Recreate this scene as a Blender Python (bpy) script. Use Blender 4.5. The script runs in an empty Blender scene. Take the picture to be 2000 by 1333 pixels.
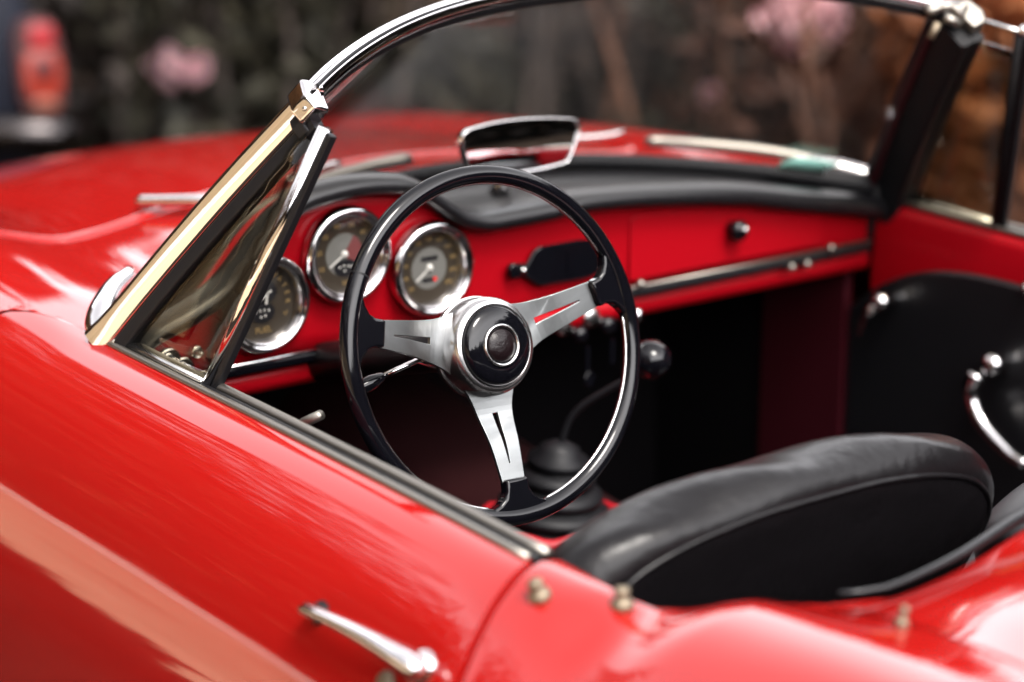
import bpy, bmesh, math, random
import numpy as np
from mathutils import Vector, Matrix

random.seed(7)
rng = np.random.default_rng(11)
SC = bpy.context.scene
COL = SC.collection
PI = math.pi

# ------------------------------------------------------------------ camera
YAW, PITCH, ROLL = math.radians(36.979), math.radians(16.032), math.radians(0.147)
CAMPOS = Vector((-1.8922, -2.4441, 1.6791))
fwd = Vector((math.sin(YAW) * math.cos(PITCH), math.cos(YAW) * math.cos(PITCH), -math.sin(PITCH)))
rgt = Vector((math.cos(YAW), -math.sin(YAW), 0))
upv = rgt.cross(fwd)
rgt, upv = rgt * math.cos(ROLL) + upv * math.sin(ROLL), -rgt * math.sin(ROLL) + upv * math.cos(ROLL)
cam_d = bpy.data.cameras.new("camera")
cam = bpy.data.objects.new("camera", cam_d)
COL.objects.link(cam)
m = Matrix((rgt, upv, -fwd)).transposed().to_4x4()
m.translation = CAMPOS
cam.matrix_world = m
cam_d.sensor_width = 36
cam_d.lens = 86.87
cam_d.clip_start = 0.05
cam_d.clip_end = 500
WC = Vector((-0.333, -0.344, 0.922))          # centre of the steering wheel
cam_d.dof.use_dof = True
cam_d.dof.focus_distance = (Vector((-0.36, -0.37, 0.92)) - CAMPOS).dot(fwd)
cam_d.dof.aperture_fstop = 2.0
SC.camera = cam

# ------------------------------------------------------------------ world, sun, exposure
SUN_ELEV, SUN_AZ = math.radians(60), math.radians(186)     # azimuth from +Y towards +X
w = bpy.data.worlds.new("World")
SC.world = w
w.use_nodes = True
nt = w.node_tree
nt.nodes.clear()
sky = nt.nodes.new("ShaderNodeTexSky")
sky.sky_type = 'NISHITA'
sky.sun_disc = False
sky.sun_elevation = SUN_ELEV
sky.sun_rotation = SUN_AZ
sky.air_density = 1.0
sky.dust_density = 2.5
hs = nt.nodes.new("ShaderNodeHueSaturation")
hs.inputs['Saturation'].default_value = 0.12
tint = nt.nodes.new("ShaderNodeMixRGB")
tint.blend_type = 'MULTIPLY'
tint.inputs[0].default_value = 1
tint.inputs[2].default_value = (1.0, 0.965, 0.955, 1)
bg = nt.nodes.new("ShaderNodeBackground")
bg.inputs[1].default_value = 0.15
wo = nt.nodes.new("ShaderNodeOutputWorld")
nt.links.new(sky.outputs[0], hs.inputs['Color'])
nt.links.new(hs.outputs[0], tint.inputs[1])
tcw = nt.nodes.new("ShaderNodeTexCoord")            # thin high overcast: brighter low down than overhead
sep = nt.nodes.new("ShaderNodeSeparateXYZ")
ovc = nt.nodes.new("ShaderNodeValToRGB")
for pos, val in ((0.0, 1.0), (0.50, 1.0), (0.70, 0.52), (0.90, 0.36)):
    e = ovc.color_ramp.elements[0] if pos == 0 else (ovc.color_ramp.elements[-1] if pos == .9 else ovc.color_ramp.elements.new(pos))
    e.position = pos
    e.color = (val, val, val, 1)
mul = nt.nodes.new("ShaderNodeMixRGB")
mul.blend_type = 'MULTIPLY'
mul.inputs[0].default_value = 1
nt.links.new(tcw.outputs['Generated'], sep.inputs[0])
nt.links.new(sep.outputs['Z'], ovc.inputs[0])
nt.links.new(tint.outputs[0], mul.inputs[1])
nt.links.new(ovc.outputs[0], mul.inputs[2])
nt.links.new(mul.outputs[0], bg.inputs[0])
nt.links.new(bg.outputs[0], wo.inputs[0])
sun_d = bpy.data.lights.new("sun", 'SUN')
sun_d.energy = 0.5
sun_d.angle = math.radians(20)
sun_d.color = (1, 0.95, 0.88)
sun = bpy.data.objects.new("sun", sun_d)
COL.objects.link(sun)
sdir = Vector((math.sin(SUN_AZ) * math.cos(SUN_ELEV), math.cos(SUN_AZ) * math.cos(SUN_ELEV), math.sin(SUN_ELEV)))
sun.rotation_euler = sdir.to_track_quat('Z', 'Y').to_euler()
vs = SC.view_settings
vs.view_transform = 'Standard'
vs.look = 'None'
vs.exposure = 3.25
vs.gamma = 1
vs.use_curve_mapping = False
SC.render.engine = 'CYCLES'
SC.cycles.use_denoising = True
SC.cycles.max_bounces = 10
SC.cycles.transparent_max_bounces = 16
SC.cycles.caustics_reflective = False
SC.cycles.sample_clamp_indirect = 6


# ------------------------------------------------------------------ materials
def principled(name, color, rough=0.5, metal=0.0, coat=0.0, coat_rough=0.03, coat_ior=1.5, spec=0.5, bump=None, var=None, aniso=0.0):
    mt = bpy.data.materials.new(name)
    mt.use_nodes = True
    n = mt.node_tree
    b = n.nodes["Principled BSDF"]
    b.inputs['Base Color'].default_value = (*color, 1)
    b.inputs['Roughness'].default_value = rough
    b.inputs['Metallic'].default_value = metal
    b.inputs['Coat Weight'].default_value = coat
    b.inputs['Coat Roughness'].default_value = coat_rough
    b.inputs['Coat IOR'].default_value = coat_ior
    b.inputs['Specular IOR Level'].default_value = spec
    if aniso:
        b.inputs['Anisotropic'].default_value = aniso
    tc = None
    if bump or var:
        tc = n.nodes.new("ShaderNodeTexCoord")
    if bump:                                   # (scale, strength, distance)
        no = n.nodes.new("ShaderNodeTexNoise")
        no.inputs['Scale'].default_value = bump[0]
        no.inputs['Detail'].default_value = 6
        bp = n.nodes.new("ShaderNodeBump")
        bp.inputs['Strength'].default_value = bump[1]
        bp.inputs['Distance'].default_value = bump[2]
        n.links.new(tc.outputs['Object'], no.inputs['Vector'])
        n.links.new(no.outputs[0], bp.inputs['Height'])
        n.links.new(bp.outputs[0], b.inputs['Normal'])
    if var:                                    # (scale, second colour) or with stretch vector
        no = n.nodes.new("ShaderNodeTexNoise")
        no.inputs['Scale'].default_value = var[0]
        no.inputs['Detail'].default_value = 5
        mp = n.nodes.new("ShaderNodeMapping")
        if len(var) > 2:
            mp.inputs['Scale'].default_value = var[2]
        rp = n.nodes.new("ShaderNodeValToRGB")
        rp.color_ramp.elements[0].position = 0.35
        rp.color_ramp.elements[1].position = 0.65
        rp.color_ramp.elements[0].color = (*color, 1)
        rp.color_ramp.elements[1].color = (*var[1], 1)
        n.links.new(tc.outputs['Object'], mp.inputs['Vector'])
        n.links.new(mp.outputs[0], no.inputs['Vector'])
        n.links.new(no.outputs[0], rp.inputs[0])
        n.links.new(rp.outputs[0], b.inputs['Base Color'])
    return mt


def paint_material(name, color):
    """red lacquer with fine polishing marks along the car and a trace of dust"""
    mt = principled(name, color, rough=0.45, coat=1.0, coat_rough=0.02, coat_ior=1.6, spec=0.0)
    n = mt.node_tree
    b = n.nodes["Principled BSDF"]
    tc = n.nodes.new("ShaderNodeTexCoord")
    mp = n.nodes.new("ShaderNodeMapping")
    mp.inputs['Scale'].default_value = (40, 1.6, 60)
    no = n.nodes.new("ShaderNodeTexNoise")
    no.inputs['Scale'].default_value = 3
    no.inputs['Detail'].default_value = 3
    rp = n.nodes.new("ShaderNodeMapRange")
    rp.inputs[1].default_value = 0.35
    rp.inputs[2].default_value = 0.75
    rp.inputs[3].default_value = 0.035
    rp.inputs[4].default_value = 0.085
    bp = n.nodes.new("ShaderNodeBump")
    bp.inputs['Strength'].default_value = 0.010
    bp.inputs['Distance'].default_value = 0.004
    n.links.new(tc.outputs['Object'], mp.inputs['Vector'])
    n.links.new(mp.outputs[0], no.inputs['Vector'])
    n.links.new(no.outputs[0], rp.inputs[0])
    n.links.new(rp.outputs[0], b.inputs['Coat Roughness'])
    n.links.new(no.outputs[0], bp.inputs['Height'])
    n.links.new(bp.outputs[0], b.inputs['Coat Normal'])
    return mt


def glass_material(name, tint=(0.93, 0.96, 0.94), ior=1.5, gain=1.0):
    mt = bpy.data.materials.new(name)
    mt.use_nodes = True
    n = mt.node_tree
    n.nodes.clear()
    out = n.nodes.new("ShaderNodeOutputMaterial")
    tr = n.nodes.new("ShaderNodeBsdfTransparent")
    tr.inputs[0].default_value = (*tint, 1)
    gl = n.nodes.new("ShaderNodeBsdfGlossy")
    gl.inputs['Roughness'].default_value = 0.01
    gl.inputs['Color'].default_value = (gain, gain, gain, 1)
    fr = n.nodes.new("ShaderNodeFresnel")
    ge = n.nodes.new("ShaderNodeNewGeometry")
    mr = n.nodes.new("ShaderNodeMapRange")      # same reflectance on both faces of the pane
    mr.inputs[3].default_value = ior
    mr.inputs[4].default_value = 1 / ior
    n.links.new(ge.outputs['Backfacing'], mr.inputs[0])
    n.links.new(mr.outputs[0], fr.inputs[0])
    mx = n.nodes.new("ShaderNodeMixShader")
    n.links.new(fr.outputs[0], mx.inputs[0])
    n.links.new(tr.outputs[0], mx.inputs[1])
    n.links.new(gl.outputs[0], mx.inputs[2])
    n.links.new(mx.outputs[0], out.inputs[0])
    return mt


M = {}
M['paint'] = paint_material("red_paint", (0.24, 0.0050, 0.0042))
M['paint_in'] = principled("red_interior_paint", (0.22, 0.0007, 0.004), rough=0.42, coat=0.12, coat_rough=0.12, spec=0.12)
M['chrome'] = principled("chrome", (0.62, 0.605, 0.61), rough=0.05, metal=1, bump=(60, 0.03, 0.002))
M['satin'] = principled("satin_chrome", (0.52, 0.52, 0.515), rough=0.22, metal=1)
M['alu'] = principled("brushed_aluminium", (0.22, 0.23, 0.23), rough=0.36, metal=1, bump=(300, 0.06, 0.0006), var=(14, (0.175, 0.182, 0.182), (1, 9, 1)), aniso=0.5)
M['black'] = principled("black_gloss_plastic", (0.002, 0.002, 0.003), rough=0.07, spec=0.32, bump=(40, 0.02, 0.002))
M['blackmatt'] = principled("black_rubber", (0.004, 0.004, 0.005), rough=0.5, spec=0.2)
M['pad'] = principled("black_vinyl", (0.005, 0.005, 0.006), rough=0.36, spec=0.4, bump=(160, 0.05, 0.0006))
M['leather'] = principled("black_leather", (0.0035, 0.003, 0.0035), rough=0.30, spec=0.23, bump=(16, 0.35, 0.012))
M['greyvinyl'] = principled("grey_vinyl", (0.03, 0.03, 0.033), rough=0.45)
M['carpet'] = principled("red_carpet", (0.011, 0.001, 0.0015), rough=0.95, spec=0.1, bump=(400, 0.6, 0.003))
M['blackcarpet'] = principled("black_carpet", (0.003, 0.0025, 0.003), rough=0.95, spec=0.05)
M['redvinyl'] = principled("red_vinyl", (0.30, 0.004, 0.010), rough=0.45)
M['dial'] = principled("dial_face", (0.024, 0.018, 0.012), rough=0.4)
M['dialgrey'] = principled("dial_grey", (0.10, 0.10, 0.095), rough=0.5)
M['dialred'] = principled("dial_red_sector", (0.11, 0.025, 0.026), rough=0.5)
M['dialblack'] = principled("dial_black", (0.008, 0.008, 0.010), rough=0.3)
M['gold'] = principled("gold_lettering", (0.20, 0.135, 0.055), rough=0.5)
M['white'] = principled("white_mark", (0.5, 0.5, 0.48), rough=0.5)
M['mark_red'] = principled("red_mark", (0.5, 0.02, 0.02), rough=0.5)
M['lens'] = glass_material("gauge_glass", (0.95, 0.94, 0.92), gain=0.8)
M['glass'] = glass_material("windshield_glass", (0.945, 0.935, 0.92))
M['ventglass'] = glass_material("vent_glass", (0.93, 0.89, 0.77), gain=.5)
M['mirror'] = principled("mirror_glass", (0.85, 0.87, 0.88), rough=0.01, metal=1)
M['brass'] = principled("worn_brass", (0.20, 0.165, 0.12), rough=0.6, metal=1)
M['horn'] = principled("dark_emblem", (0.004, 0.0015, 0.002), rough=0.35, spec=.25, bump=(160, .5, .002))
M['strip'] = principled("weathered_strip", (0.24, 0.225, 0.20), rough=0.42, metal=1)
M['darkred'] = principled("dark_red_trim", (0.03, 0.0012, 0.004), rough=0.6, spec=.2)
M['teal'] = principled("teal_paper", (0.34, 0.72, 0.62), rough=0.6)


# ------------------------------------------------------------------ helpers
def empty(name, loc=(0, 0, 0)):
    o = bpy.data.objects.new(name, None)
    COL.objects.link(o)
    o.location = loc
    o.empty_display_size = 0.1
    return o


def tag(o, label=None, cat=None, group=None, kind=None):
    if label: o['label'] = label
    if cat: o['category'] = cat
    if group: o['group'] = group
    if kind: o['kind'] = kind
    return o


def world(o):
    if o is None: return Matrix.Identity(4)
    return world(o.parent) @ o.matrix_parent_inverse @ o.matrix_basis


def mesh_obj(name, verts, faces, mat, parent=None, smooth=True, label=None, matrix=None, angle=None):
    me = bpy.data.meshes.new(name)
    if matrix is not None:
        verts = [matrix @ Vector(v) for v in verts]
    me.from_pydata([tuple(v) for v in verts], [], [tuple(f) for f in faces])
    me.validate()
    bm = bmesh.new()
    bm.from_mesh(me)
    bmesh.ops.recalc_face_normals(bm, faces=bm.faces)
    if angle is not None:
        for e in bm.edges:
            if len(e.link_faces) == 2 and e.calc_face_angle(0) > math.radians(angle):
                e.smooth = False
    for f in bm.faces:
        f.smooth = smooth
    bm.to_mesh(me)
    bm.free()
    if isinstance(mat, (list, tuple)):
        for q in mat: me.materials.append(q)
    else:
        me.materials.append(mat)
    o = bpy.data.objects.new(name, me)
    COL.objects.link(o)
    if parent is not None:
        o.parent = parent
        off = world(parent)
        o.matrix_parent_inverse = off.inverted()
    if label: o['label'] = label
    return o


class MB:
    def __init__(s): s.v, s.f = [], []

    def add(s, v, f):
        b = len(s.v)
        s.v += [Vector(q) for q in v]
        s.f += [[b + i for i in q] for q in f]
        return s

    def obj(s, name, mat, parent=None, **k): return mesh_obj(name, s.v, s.f, mat, parent, **k)


def grid(rows, close_u=False, close_v=False):
    nr, nc = len(rows), len(rows[0])
    v = [Vector(p) for r in rows for p in r]
    f = []
    for i in range(nr if close_v else nr - 1):
        for j in range(nc if close_u else nc - 1):
            a, b = i * nc + j, i * nc + (j + 1) % nc
            c, d = ((i + 1) % nr) * nc + (j + 1) % nc, ((i + 1) % nr) * nc + j
            f.append((a, b, c, d))
    return v, f


def smooth_path(pts, n=8, closed=False):
    P = [Vector(p) for p in pts]
    out = []
    N = len(P)
    rngi = range(N if closed else N - 1)
    for i in rngi:
        p0 = P[(i - 1) % N] if (closed or i > 0) else P[0] * 2 - P[1]
        p1, p2 = P[i], P[(i + 1) % N]
        p3 = P[(i + 2) % N] if (closed or i + 2 < N) else P[-1] * 2 - P[-2]
        for k in range(n):
            t = k / n
            out.append(0.5 * ((2 * p1) + (p2 - p0) * t + (2 * p0 - 5 * p1 + 4 * p2 - p3) * t * t + (3 * p1 - p0 - 3 * p2 + p3) * t ** 3))
    if not closed: out.append(P[-1])
    return out


def tube(path, rad, seg=14, closed=False, up=None, cap=True, section=None):
    """section: list of (a,b) offsets in the frame (side, up) scaled by rad"""
    P = [Vector(p) for p in path]
    n = len(P)
    if not hasattr(rad, '__len__'): rad = [rad] * n
    if section is None:
        section = [(math.cos(2 * PI * k / seg), math.sin(2 * PI * k / seg)) for k in range(seg)]
    rows = []
    prev = None
    for i in range(n):
        if closed: t = P[(i + 1) % n] - P[i - 1]
        else: t = P[min(i + 1, n - 1)] - P[max(i - 1, 0)]
        t.normalize()
        if up is not None: u0 = Vector(up)
        elif prev is not None: u0 = prev
        else: u0 = Vector((0, 0, 1)) if abs(t.z) < 0.9 else Vector((0, 1, 0))
        sd = t.cross(u0).normalized()
        u = sd.cross(t).normalized()
        prev = u
        rows.append([P[i] + (sd * a + u * b) * rad[i] for a, b in section])
    v, f = grid(rows, close_u=True, close_v=closed)
    if cap and not closed:
        k = len(section)
        f.append(list(range(k))[::-1])
        f.append([(n - 1) * k + q for q in range(k)])
    return v, f


def frame(origin, axis, up=(0, 0, 1)):
    z = Vector(axis).normalized()
    x = Vector(up).cross(z)
    if x.length < 1e-6: x = Vector((1, 0, 0))
    x.normalize()
    y = z.cross(x)
    m = Matrix((x, y, z)).transposed().to_4x4()
    m.translation = Vector(origin)
    return m


def lathe(prof, mat4, seg=48, cap0=True, cap1=True):
    rows = [[mat4 @ Vector((r * math.cos(2 * PI * k / seg), r * math.sin(2 * PI * k / seg), z)) for k in range(seg)] for r, z in prof]
    v, f = grid(rows, close_u=True)
    n = len(prof)
    if cap0: f.append(list(range(seg))[::-1])
    if cap1: f.append([(n - 1) * seg + q for q in range(seg)])
    return v, f


def box(x0, x1, y0, y1, z0, z1):
    v = [(x, y, z) for x in (x0, x1) for y in (y0, y1) for z in (z0, z1)]
    return v, [(0, 1, 3, 2), (4, 6, 7, 5), (0, 4, 5, 1), (2, 3, 7, 6), (0, 2, 6, 4), (1, 5, 7, 3)]


def prism(outline, z0, z1, mat4=None):
    n = len(outline)
    v = [Vector((x, y, z0)) for x, y in outline] + [Vector((x, y, z1)) for x, y in outline]
    f = [list(range(n))[::-1], [n + i for i in range(n)]] + [(i, (i + 1) % n, n + (i + 1) % n, n + i) for i in range(n)]
    if mat4 is not None: v = [mat4 @ q for q in v]
    return v, f


def bevel(o, w, seg=3, ang=35):
    b = o.modifiers.new("bevel", 'BEVEL')
    b.width = w
    b.segments = seg
    b.limit_method = 'ANGLE'
    b.angle_limit = math.radians(ang)
    b.harden_normals = False
    return o


def solid(o, t, off=-1):
    s = o.modifiers.new("solid", 'SOLIDIFY')
    s.thickness = t
    s.offset = off
    return o


def K(keys, y):
    """monotone smooth interpolation of (y, value) keys"""
    ks = sorted(keys)
    xs = [k[0] for k in ks]; vs_ = [k[1] for k in ks]
    if y <= xs[0]: return vs_[0]
    if y >= xs[-1]: return vs_[-1]
    n = len(xs)
    d = [(vs_[i + 1] - vs_[i]) / (xs[i + 1] - xs[i]) for i in range(n - 1)]
    ms = [d[0]] + [0 if d[i - 1] * d[i] <= 0 else 2 * d[i - 1] * d[i] / (d[i - 1] + d[i]) for i in range(1, n - 1)] + [d[-1]]
    for i in range(n - 1):
        if y <= xs[i + 1]:
            h = xs[i + 1] - xs[i]; t = (y - xs[i]) / h
            return ((2 * t ** 3 - 3 * t * t + 1) * vs_[i] + (t ** 3 - 2 * t * t + t) * h * ms[i]
                    + (-2 * t ** 3 + 3 * t * t) * vs_[i + 1] + (t ** 3 - t * t) * h * ms[i + 1])


def sstep(a, b, x):
    t = min(1, max(0, (x - a) / (b - a)))
    return t * t * (3 - 2 * t)


def text_mesh(txt, size, mat4, extrude=0.0004):
    cu = bpy.data.curves.new("t", 'FONT')
    cu.body = txt
    cu.size = size
    cu.align_x = 'CENTER'
    cu.align_y = 'CENTER'
    cu.extrude = extrude
    ob = bpy.data.objects.new("t", cu)
    COL.objects.link(ob)
    dg = bpy.context.evaluated_depsgraph_get()
    me = bpy.data.meshes.new_from_object(ob.evaluated_get(dg))
    v = [mat4 @ x.co for x in me.vertices]
    f = [list(p.vertices) for p in me.polygons]
    bpy.data.objects.remove(ob)
    bpy.data.curves.remove(cu)
    bpy.data.meshes.remove(me)
    return v, f


# ================================================================== SETTING
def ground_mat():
    return principled("soil", (0.009, 0.007, 0.006), rough=0.95, spec=0.0, bump=(9, 0.8, 0.05), var=(1.7, (0.030, 0.022, 0.017)))  # brown kept very dark to stand in for shade beside the car


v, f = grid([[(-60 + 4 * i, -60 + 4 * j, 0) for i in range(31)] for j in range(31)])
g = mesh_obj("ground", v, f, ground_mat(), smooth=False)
tag(g, "bare soil, its brown darkened in place of shade, around and beyond the red car", "ground", kind="structure")
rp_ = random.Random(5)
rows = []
for i in range(541):                                # near edge jagged, so the lit band fades softly in the door's reflection
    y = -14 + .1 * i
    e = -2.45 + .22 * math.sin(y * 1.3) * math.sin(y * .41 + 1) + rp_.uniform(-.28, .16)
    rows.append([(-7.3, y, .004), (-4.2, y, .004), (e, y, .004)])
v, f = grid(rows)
g = mesh_obj("paved_yard", v, f, principled("pale_paving", (0.50, 0.34, 0.20), rough=0.9, var=(.9, (0.72, 0.52, 0.33))), smooth=False)  # pale tone stands for the lit ground mirrored in the door
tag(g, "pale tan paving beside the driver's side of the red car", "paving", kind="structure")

v, f = box(-12.45, -7.3, -14, 40, -.1, .03)
g = mesh_obj("unseen_apron", v, f, principled("pale_concrete", (.80, .72, .60), rough=.85), smooth=False)  # unseen strip, added for the pale line mirrored in the door
tag(g, "unseen pale apron added along the far edge of the tan paving, mirrored in the door", "paving", kind="structure")

# ================================================================== THE CAR
car = empty("convertible_car", (0, 0, 0))
tag(car, "open-top red classic convertible with chrome windshield frame and black interior", "car")

XC = [(-2.0, .50), (-1.2, .55), (-1.0, .556), (-.92, .600), (-.87, .622), (-.78, .632), (0, .633), (.15, .63), (.4, .605), (.8, .585), (1.4, .57), (1.75, .55), (2.0, .47)]
ZC = [(-2.0, .83), (-1.5, .875), (-1.15, .888), (-1.0, .884), (-.93, .863), (-.87, .874), (-.80, .881), (-.4, .893), (0, .9), (.2, .912), (.4, .920), (.6, .911), (.8, .890), (1.0, .868), (1.2, .842), (1.4, .806), (1.55, .765), (1.7, .70), (1.85, .61), (1.98, .48)]
XM = [(-2.0, .70), (-1.4, .79), (1.3, .79), (1.7, .75), (2.0, .62)]
HC = [(.1, .962), (.3, .960), (.5, .950), (.8, .917), (1.0, .880), (1.2, .834), (1.4, .780), (1.6, .712), (1.8, .62), (1.98, .50)]
ZM = .60


def side(phi, y, s=-1, lift=0.0):
    """outer skin; phi in degrees from the crown (0) to the widest point (90) and on downwards (>90)"""
    xc, zc, xm = K(XC, y), K(ZC, y), K(XM, y)
    if phi <= 90:
        a = math.radians(phi)
        x, z = xc + (xm - xc) * math.sin(a), ZM + (zc - ZM) * math.cos(a)
        nx, nz = math.sin(a) / max(xm - xc, .01), math.cos(a) / max(zc - ZM, .01)
    else:
        t = (phi - 90) / 90.0
        z = ZM - .40 * t
        x = xm - .05 * t * t
        nx, nz = 1.0, -.25 * t
    l = math.hypot(nx, nz)
    return Vector((s * (x + lift * nx / l), y, z + lift * nz / l))


def top(x, y):
    xc, zc, hc = K(XC, y), K(ZC, y), K(HC, y)
    ax = abs(x)
    h = hc - .055 * (ax / .5) ** 2
    hx = hc - .055 * (xc / .5) ** 2
    z = h + (zc - hx) * math.exp(-((ax - xc) / .10) ** 2)
    amp = .016 * sstep(.48, 1.0, y)
    z += amp * (sstep(.43, .37, ax) - .4)
    return z


# --- front body: fenders and cowl in one pressing
PH_OUT = [180, 150, 120, 105, 96] + [90 - 4.5 * i for i in range(20)]      # ... down to 4.5


def base_y(x): return .25 - .624 * x * x
def base_z(x): return .965 - .065 * (x / .633) ** 2


def front_edge_y(phi):           # front shut line of the door
    return K([(0, .0), (3, .075), (8, .135), (15, .175), (30, .215), (60, .235), (110, .23), (180, .21)], phi)


rows = []
NX = 46
for i in range(64):
    y = .02 + 1.96 * (i / 63) ** 1.0
    xc = K(XC, y)
    r = []
    for ph in PH_OUT: r.append(side(ph, max(y, front_edge_y(ph) + .009), -1))
    for k in range(NX + 1):
        x = -xc + 2 * xc * k / NX
        yy = max(y, base_y(x) - .03) if y < .3 else y
        r.append(Vector((x, yy, top(x, yy))))
    for ph in reversed(PH_OUT): r.append(side(ph, max(y, front_edge_y(ph) + .009), 1))
    rows.append(r)
v, f = grid(rows)
o = mesh_obj("front_fenders", v, f, M['paint'], car)

# inner skin behind the door gaps
for s in (-1, 1):
    rows = [[side(ph, y, s, -.012) for ph in (2, 10, 20, 32, 45, 60, 75, 90, 120, 180)] for y in [-.95 + .05 * i for i in range(27)]]
    v, f = grid(rows)
    mesh_obj("door_jamb", v, f, M['paint_in'], car)

# --- hood panel, standing 3 mm proud, with a rolled edge
rows = []
NU = 56
VV = [0, .002, .006, .012, .025, .05, .09] + [.13 + .87 * i / 26 for i in range(27)]
UU = [-1, -.992, -.98, -.96] + [-.92 + 1.84 * i / (NU - 1) for i in range(NU)] + [.96, .98, .992, 1]
for vv in VV:
    r = []
    for u in UU:
        au = abs(u)
        y0 = .433 - .034 * sstep(0, .85, au) + .09 * max(0, (au - .86) / .14) ** 2
        y1 = 1.90
        y = y0 + (y1 - y0) * vv
        x = u * min(.545, K(XC, y) - .045)
        edge = min((1 - au) * .545, vv * 1.5)
        lift = .0045 - .011 * math.exp(-edge / .0035)
        r.append(Vector((x, y, top(x, y) + lift)))
    rows.append(r)
v, f = grid(rows)
mesh_obj("hood", v, f, M['paint'], car)

# chrome bar lying at the corner of the hood
a, b = Vector((-.352, .437, .945)), Vector((-.285, .30, .962))
P = [a.lerp(b, t) for t in (0, .03, .08, .5, 1)]
v, f = tube(P, [.004, .0075, .0085, .0085, .008], 16)
mesh_obj("cowl_bar", v, f, M['chrome'], car)


# --- doors
def rear_edge_y(phi): return K([(0, -.806), (20, -.822), (45, -.838), (90, -.855), (180, -.86)], phi)


PHD = [1.5, 2.2, 3.2, 5, 7.5] + [10 + 4 * i for i in range(21)] + [96, 105, 120, 140, 160, 172, 176, 178]
doors = {}
for s in (-1, 1):
    rows = []
    ts = [0, .002, .006, .012, .03] + [.06 + .88 * i / 30 for i in range(31)] + [.97, .988, .994, .998, 1]
    for t in ts:
        r = []
        for ph in PHD:
            y0, y1 = front_edge_y(ph) - .001, rear_edge_y(ph) + .0035
            y = y0 + (y1 - y0) * t
            d = min(t, 1 - t) * abs(y1 - y0)
            r.append(side(ph, y, s, .001))
        rows.append(r)
    rows = [[p + (side(ph, p.y, s, -.014) - side(ph, p.y, s, .001)) for p, ph in zip(rows[0], PHD)]] + rows + [[p + (side(ph, p.y, s, -.014) - side(ph, p.y, s, .001)) for p, ph in zip(rows[-1], PHD)]]
    v, f = grid(rows)
    doors[s] = mesh_obj("door", v, f, M['paint'], car, angle=50, label="driver's door, nearest the viewer" if s < 0 else "passenger's door across the cockpit")

# belt strips on both doors: outer lip, dark slot, inner cap
for s in (-1, 1):
    def bp(y, dx, dz): return Vector((s * (K(XC, y) + dx), y, K(ZC, y) + dz))
    ys = [.0 - .80 * i / 24 for i in range(25)]
    ys2 = [.02] + ys
    sec = [(math.cos(2 * PI * k / 12), .8 * math.sin(2 * PI * k / 12)) for k in range(12)]
    v, f = tube([bp(y, .004, .002) for y in ys], [.0048] * 25, section=sec)
    mesh_obj("belt_strip", v, f, M['strip'], doors[s])
    v, f = tube([bp(y, -.0065, -.002) for y in ys], [.0055] * 25, section=sec)
    mesh_obj("window_slot", v, f, M['blackmatt'], doors[s])
    v, f = tube([bp(y, -.018, .001) for y in ys], [.0062] * 25, section=sec)
    mesh_obj("inner_belt_strip", v, f, M['strip'], doors[s])
    # painted inner ledge and the trim panel below it
    rows = []
    for i in range(25):
        y = .0 - .80 * i / 24
        x0, z0 = K(XC, y) - .022, K(ZC, y) - .004
        rows.append([Vector((s * x, y, z)) for x, z in ((x0, z0), (x0 - .006, z0 - .004), (x0 - .010, z0 - .016), (x0 - .014, z0 - .10), (x0 - .016, z0 - .3), (x0 - .016, .36))])
    v, f = grid(rows)
    mesh_obj("inner_door_skin", v, f, M['paint_in'], doors[s])
    out = []
    for q in range(31):
        t = q / 30
        y = .03 - .80 * t
        out.append((y, .60 + .235 * (1 - abs(2 * (t - .42) / 1.1) ** 3.2) if True else 0))
    out += [(-.77, .40), (.03, .40)]
    xx = .594
    mm = Matrix(((0, 0, s, 0), (1, 0, 0, 0), (0, 1, 0, 0), (0, 0, 0, 1)))
    v, f = prism(out, xx - .012, xx + .004, mm)
    o = mesh_obj("door_card", v, f, M['pad'], doors[s], smooth=False)
    bevel(o, .006)

# outside door handle (driver)
def hp(y, ph, lift): return side(ph, y, -1, lift)
P = smooth_path([hp(-.620, 46.5, .006), hp(-.632, 46, .020), hp(-.68, 45, .025), hp(-.735, 44.4, .025), hp(-.782, 44.4, .022), hp(-.808, 45, .014)], 6)
n = len(P)
rad = [K([(0, .006), (.08, .0085), (.35, .0085), (.7, .0125), (.9, .0145), (.97, .012), (1, .005)], i / (n - 1)) for i in range(n)]
sec = [(math.cos(2 * PI * k / 18), .72 * math.sin(2 * PI * k / 18)) for k in range(18)]
v, f = tube(P, rad, section=sec)
hd = mesh_obj("door_handle", v, f, M['chrome'], doors[-1])
mb = MB()
mb.add(*lathe([(.012, -.002), (.012, .002), (.009, .006), (.006, .012), (.006, .02)], frame(hp(-.627, 46, 0), (side(46, -.627, -1, 1) - side(46, -.627))), 20))
mb.obj("handle_mount", M['blackmatt'], hd)
mb = MB()
mb.add(*lathe([(.017, -.002), (.017, .003), (.013, .008), (.009, .012), (.008, .02)], frame(hp(-.788, 44.5, 0), (side(44.5, -.788, -1, 1) - side(44.5, -.788))), 20))
mb.obj("handle_mount", M['chrome'], hd)
v, f = lathe([(.011, -.002), (.011, .004), (.009, .007), (.003, .008)], frame(hp(-.752, 51.5, 0), side(51.5, -.752, -1, 1) - side(51.5, -.752)), 24)
mesh_obj("lock_barrel", v, f, M['brass'], doors[-1])

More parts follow.
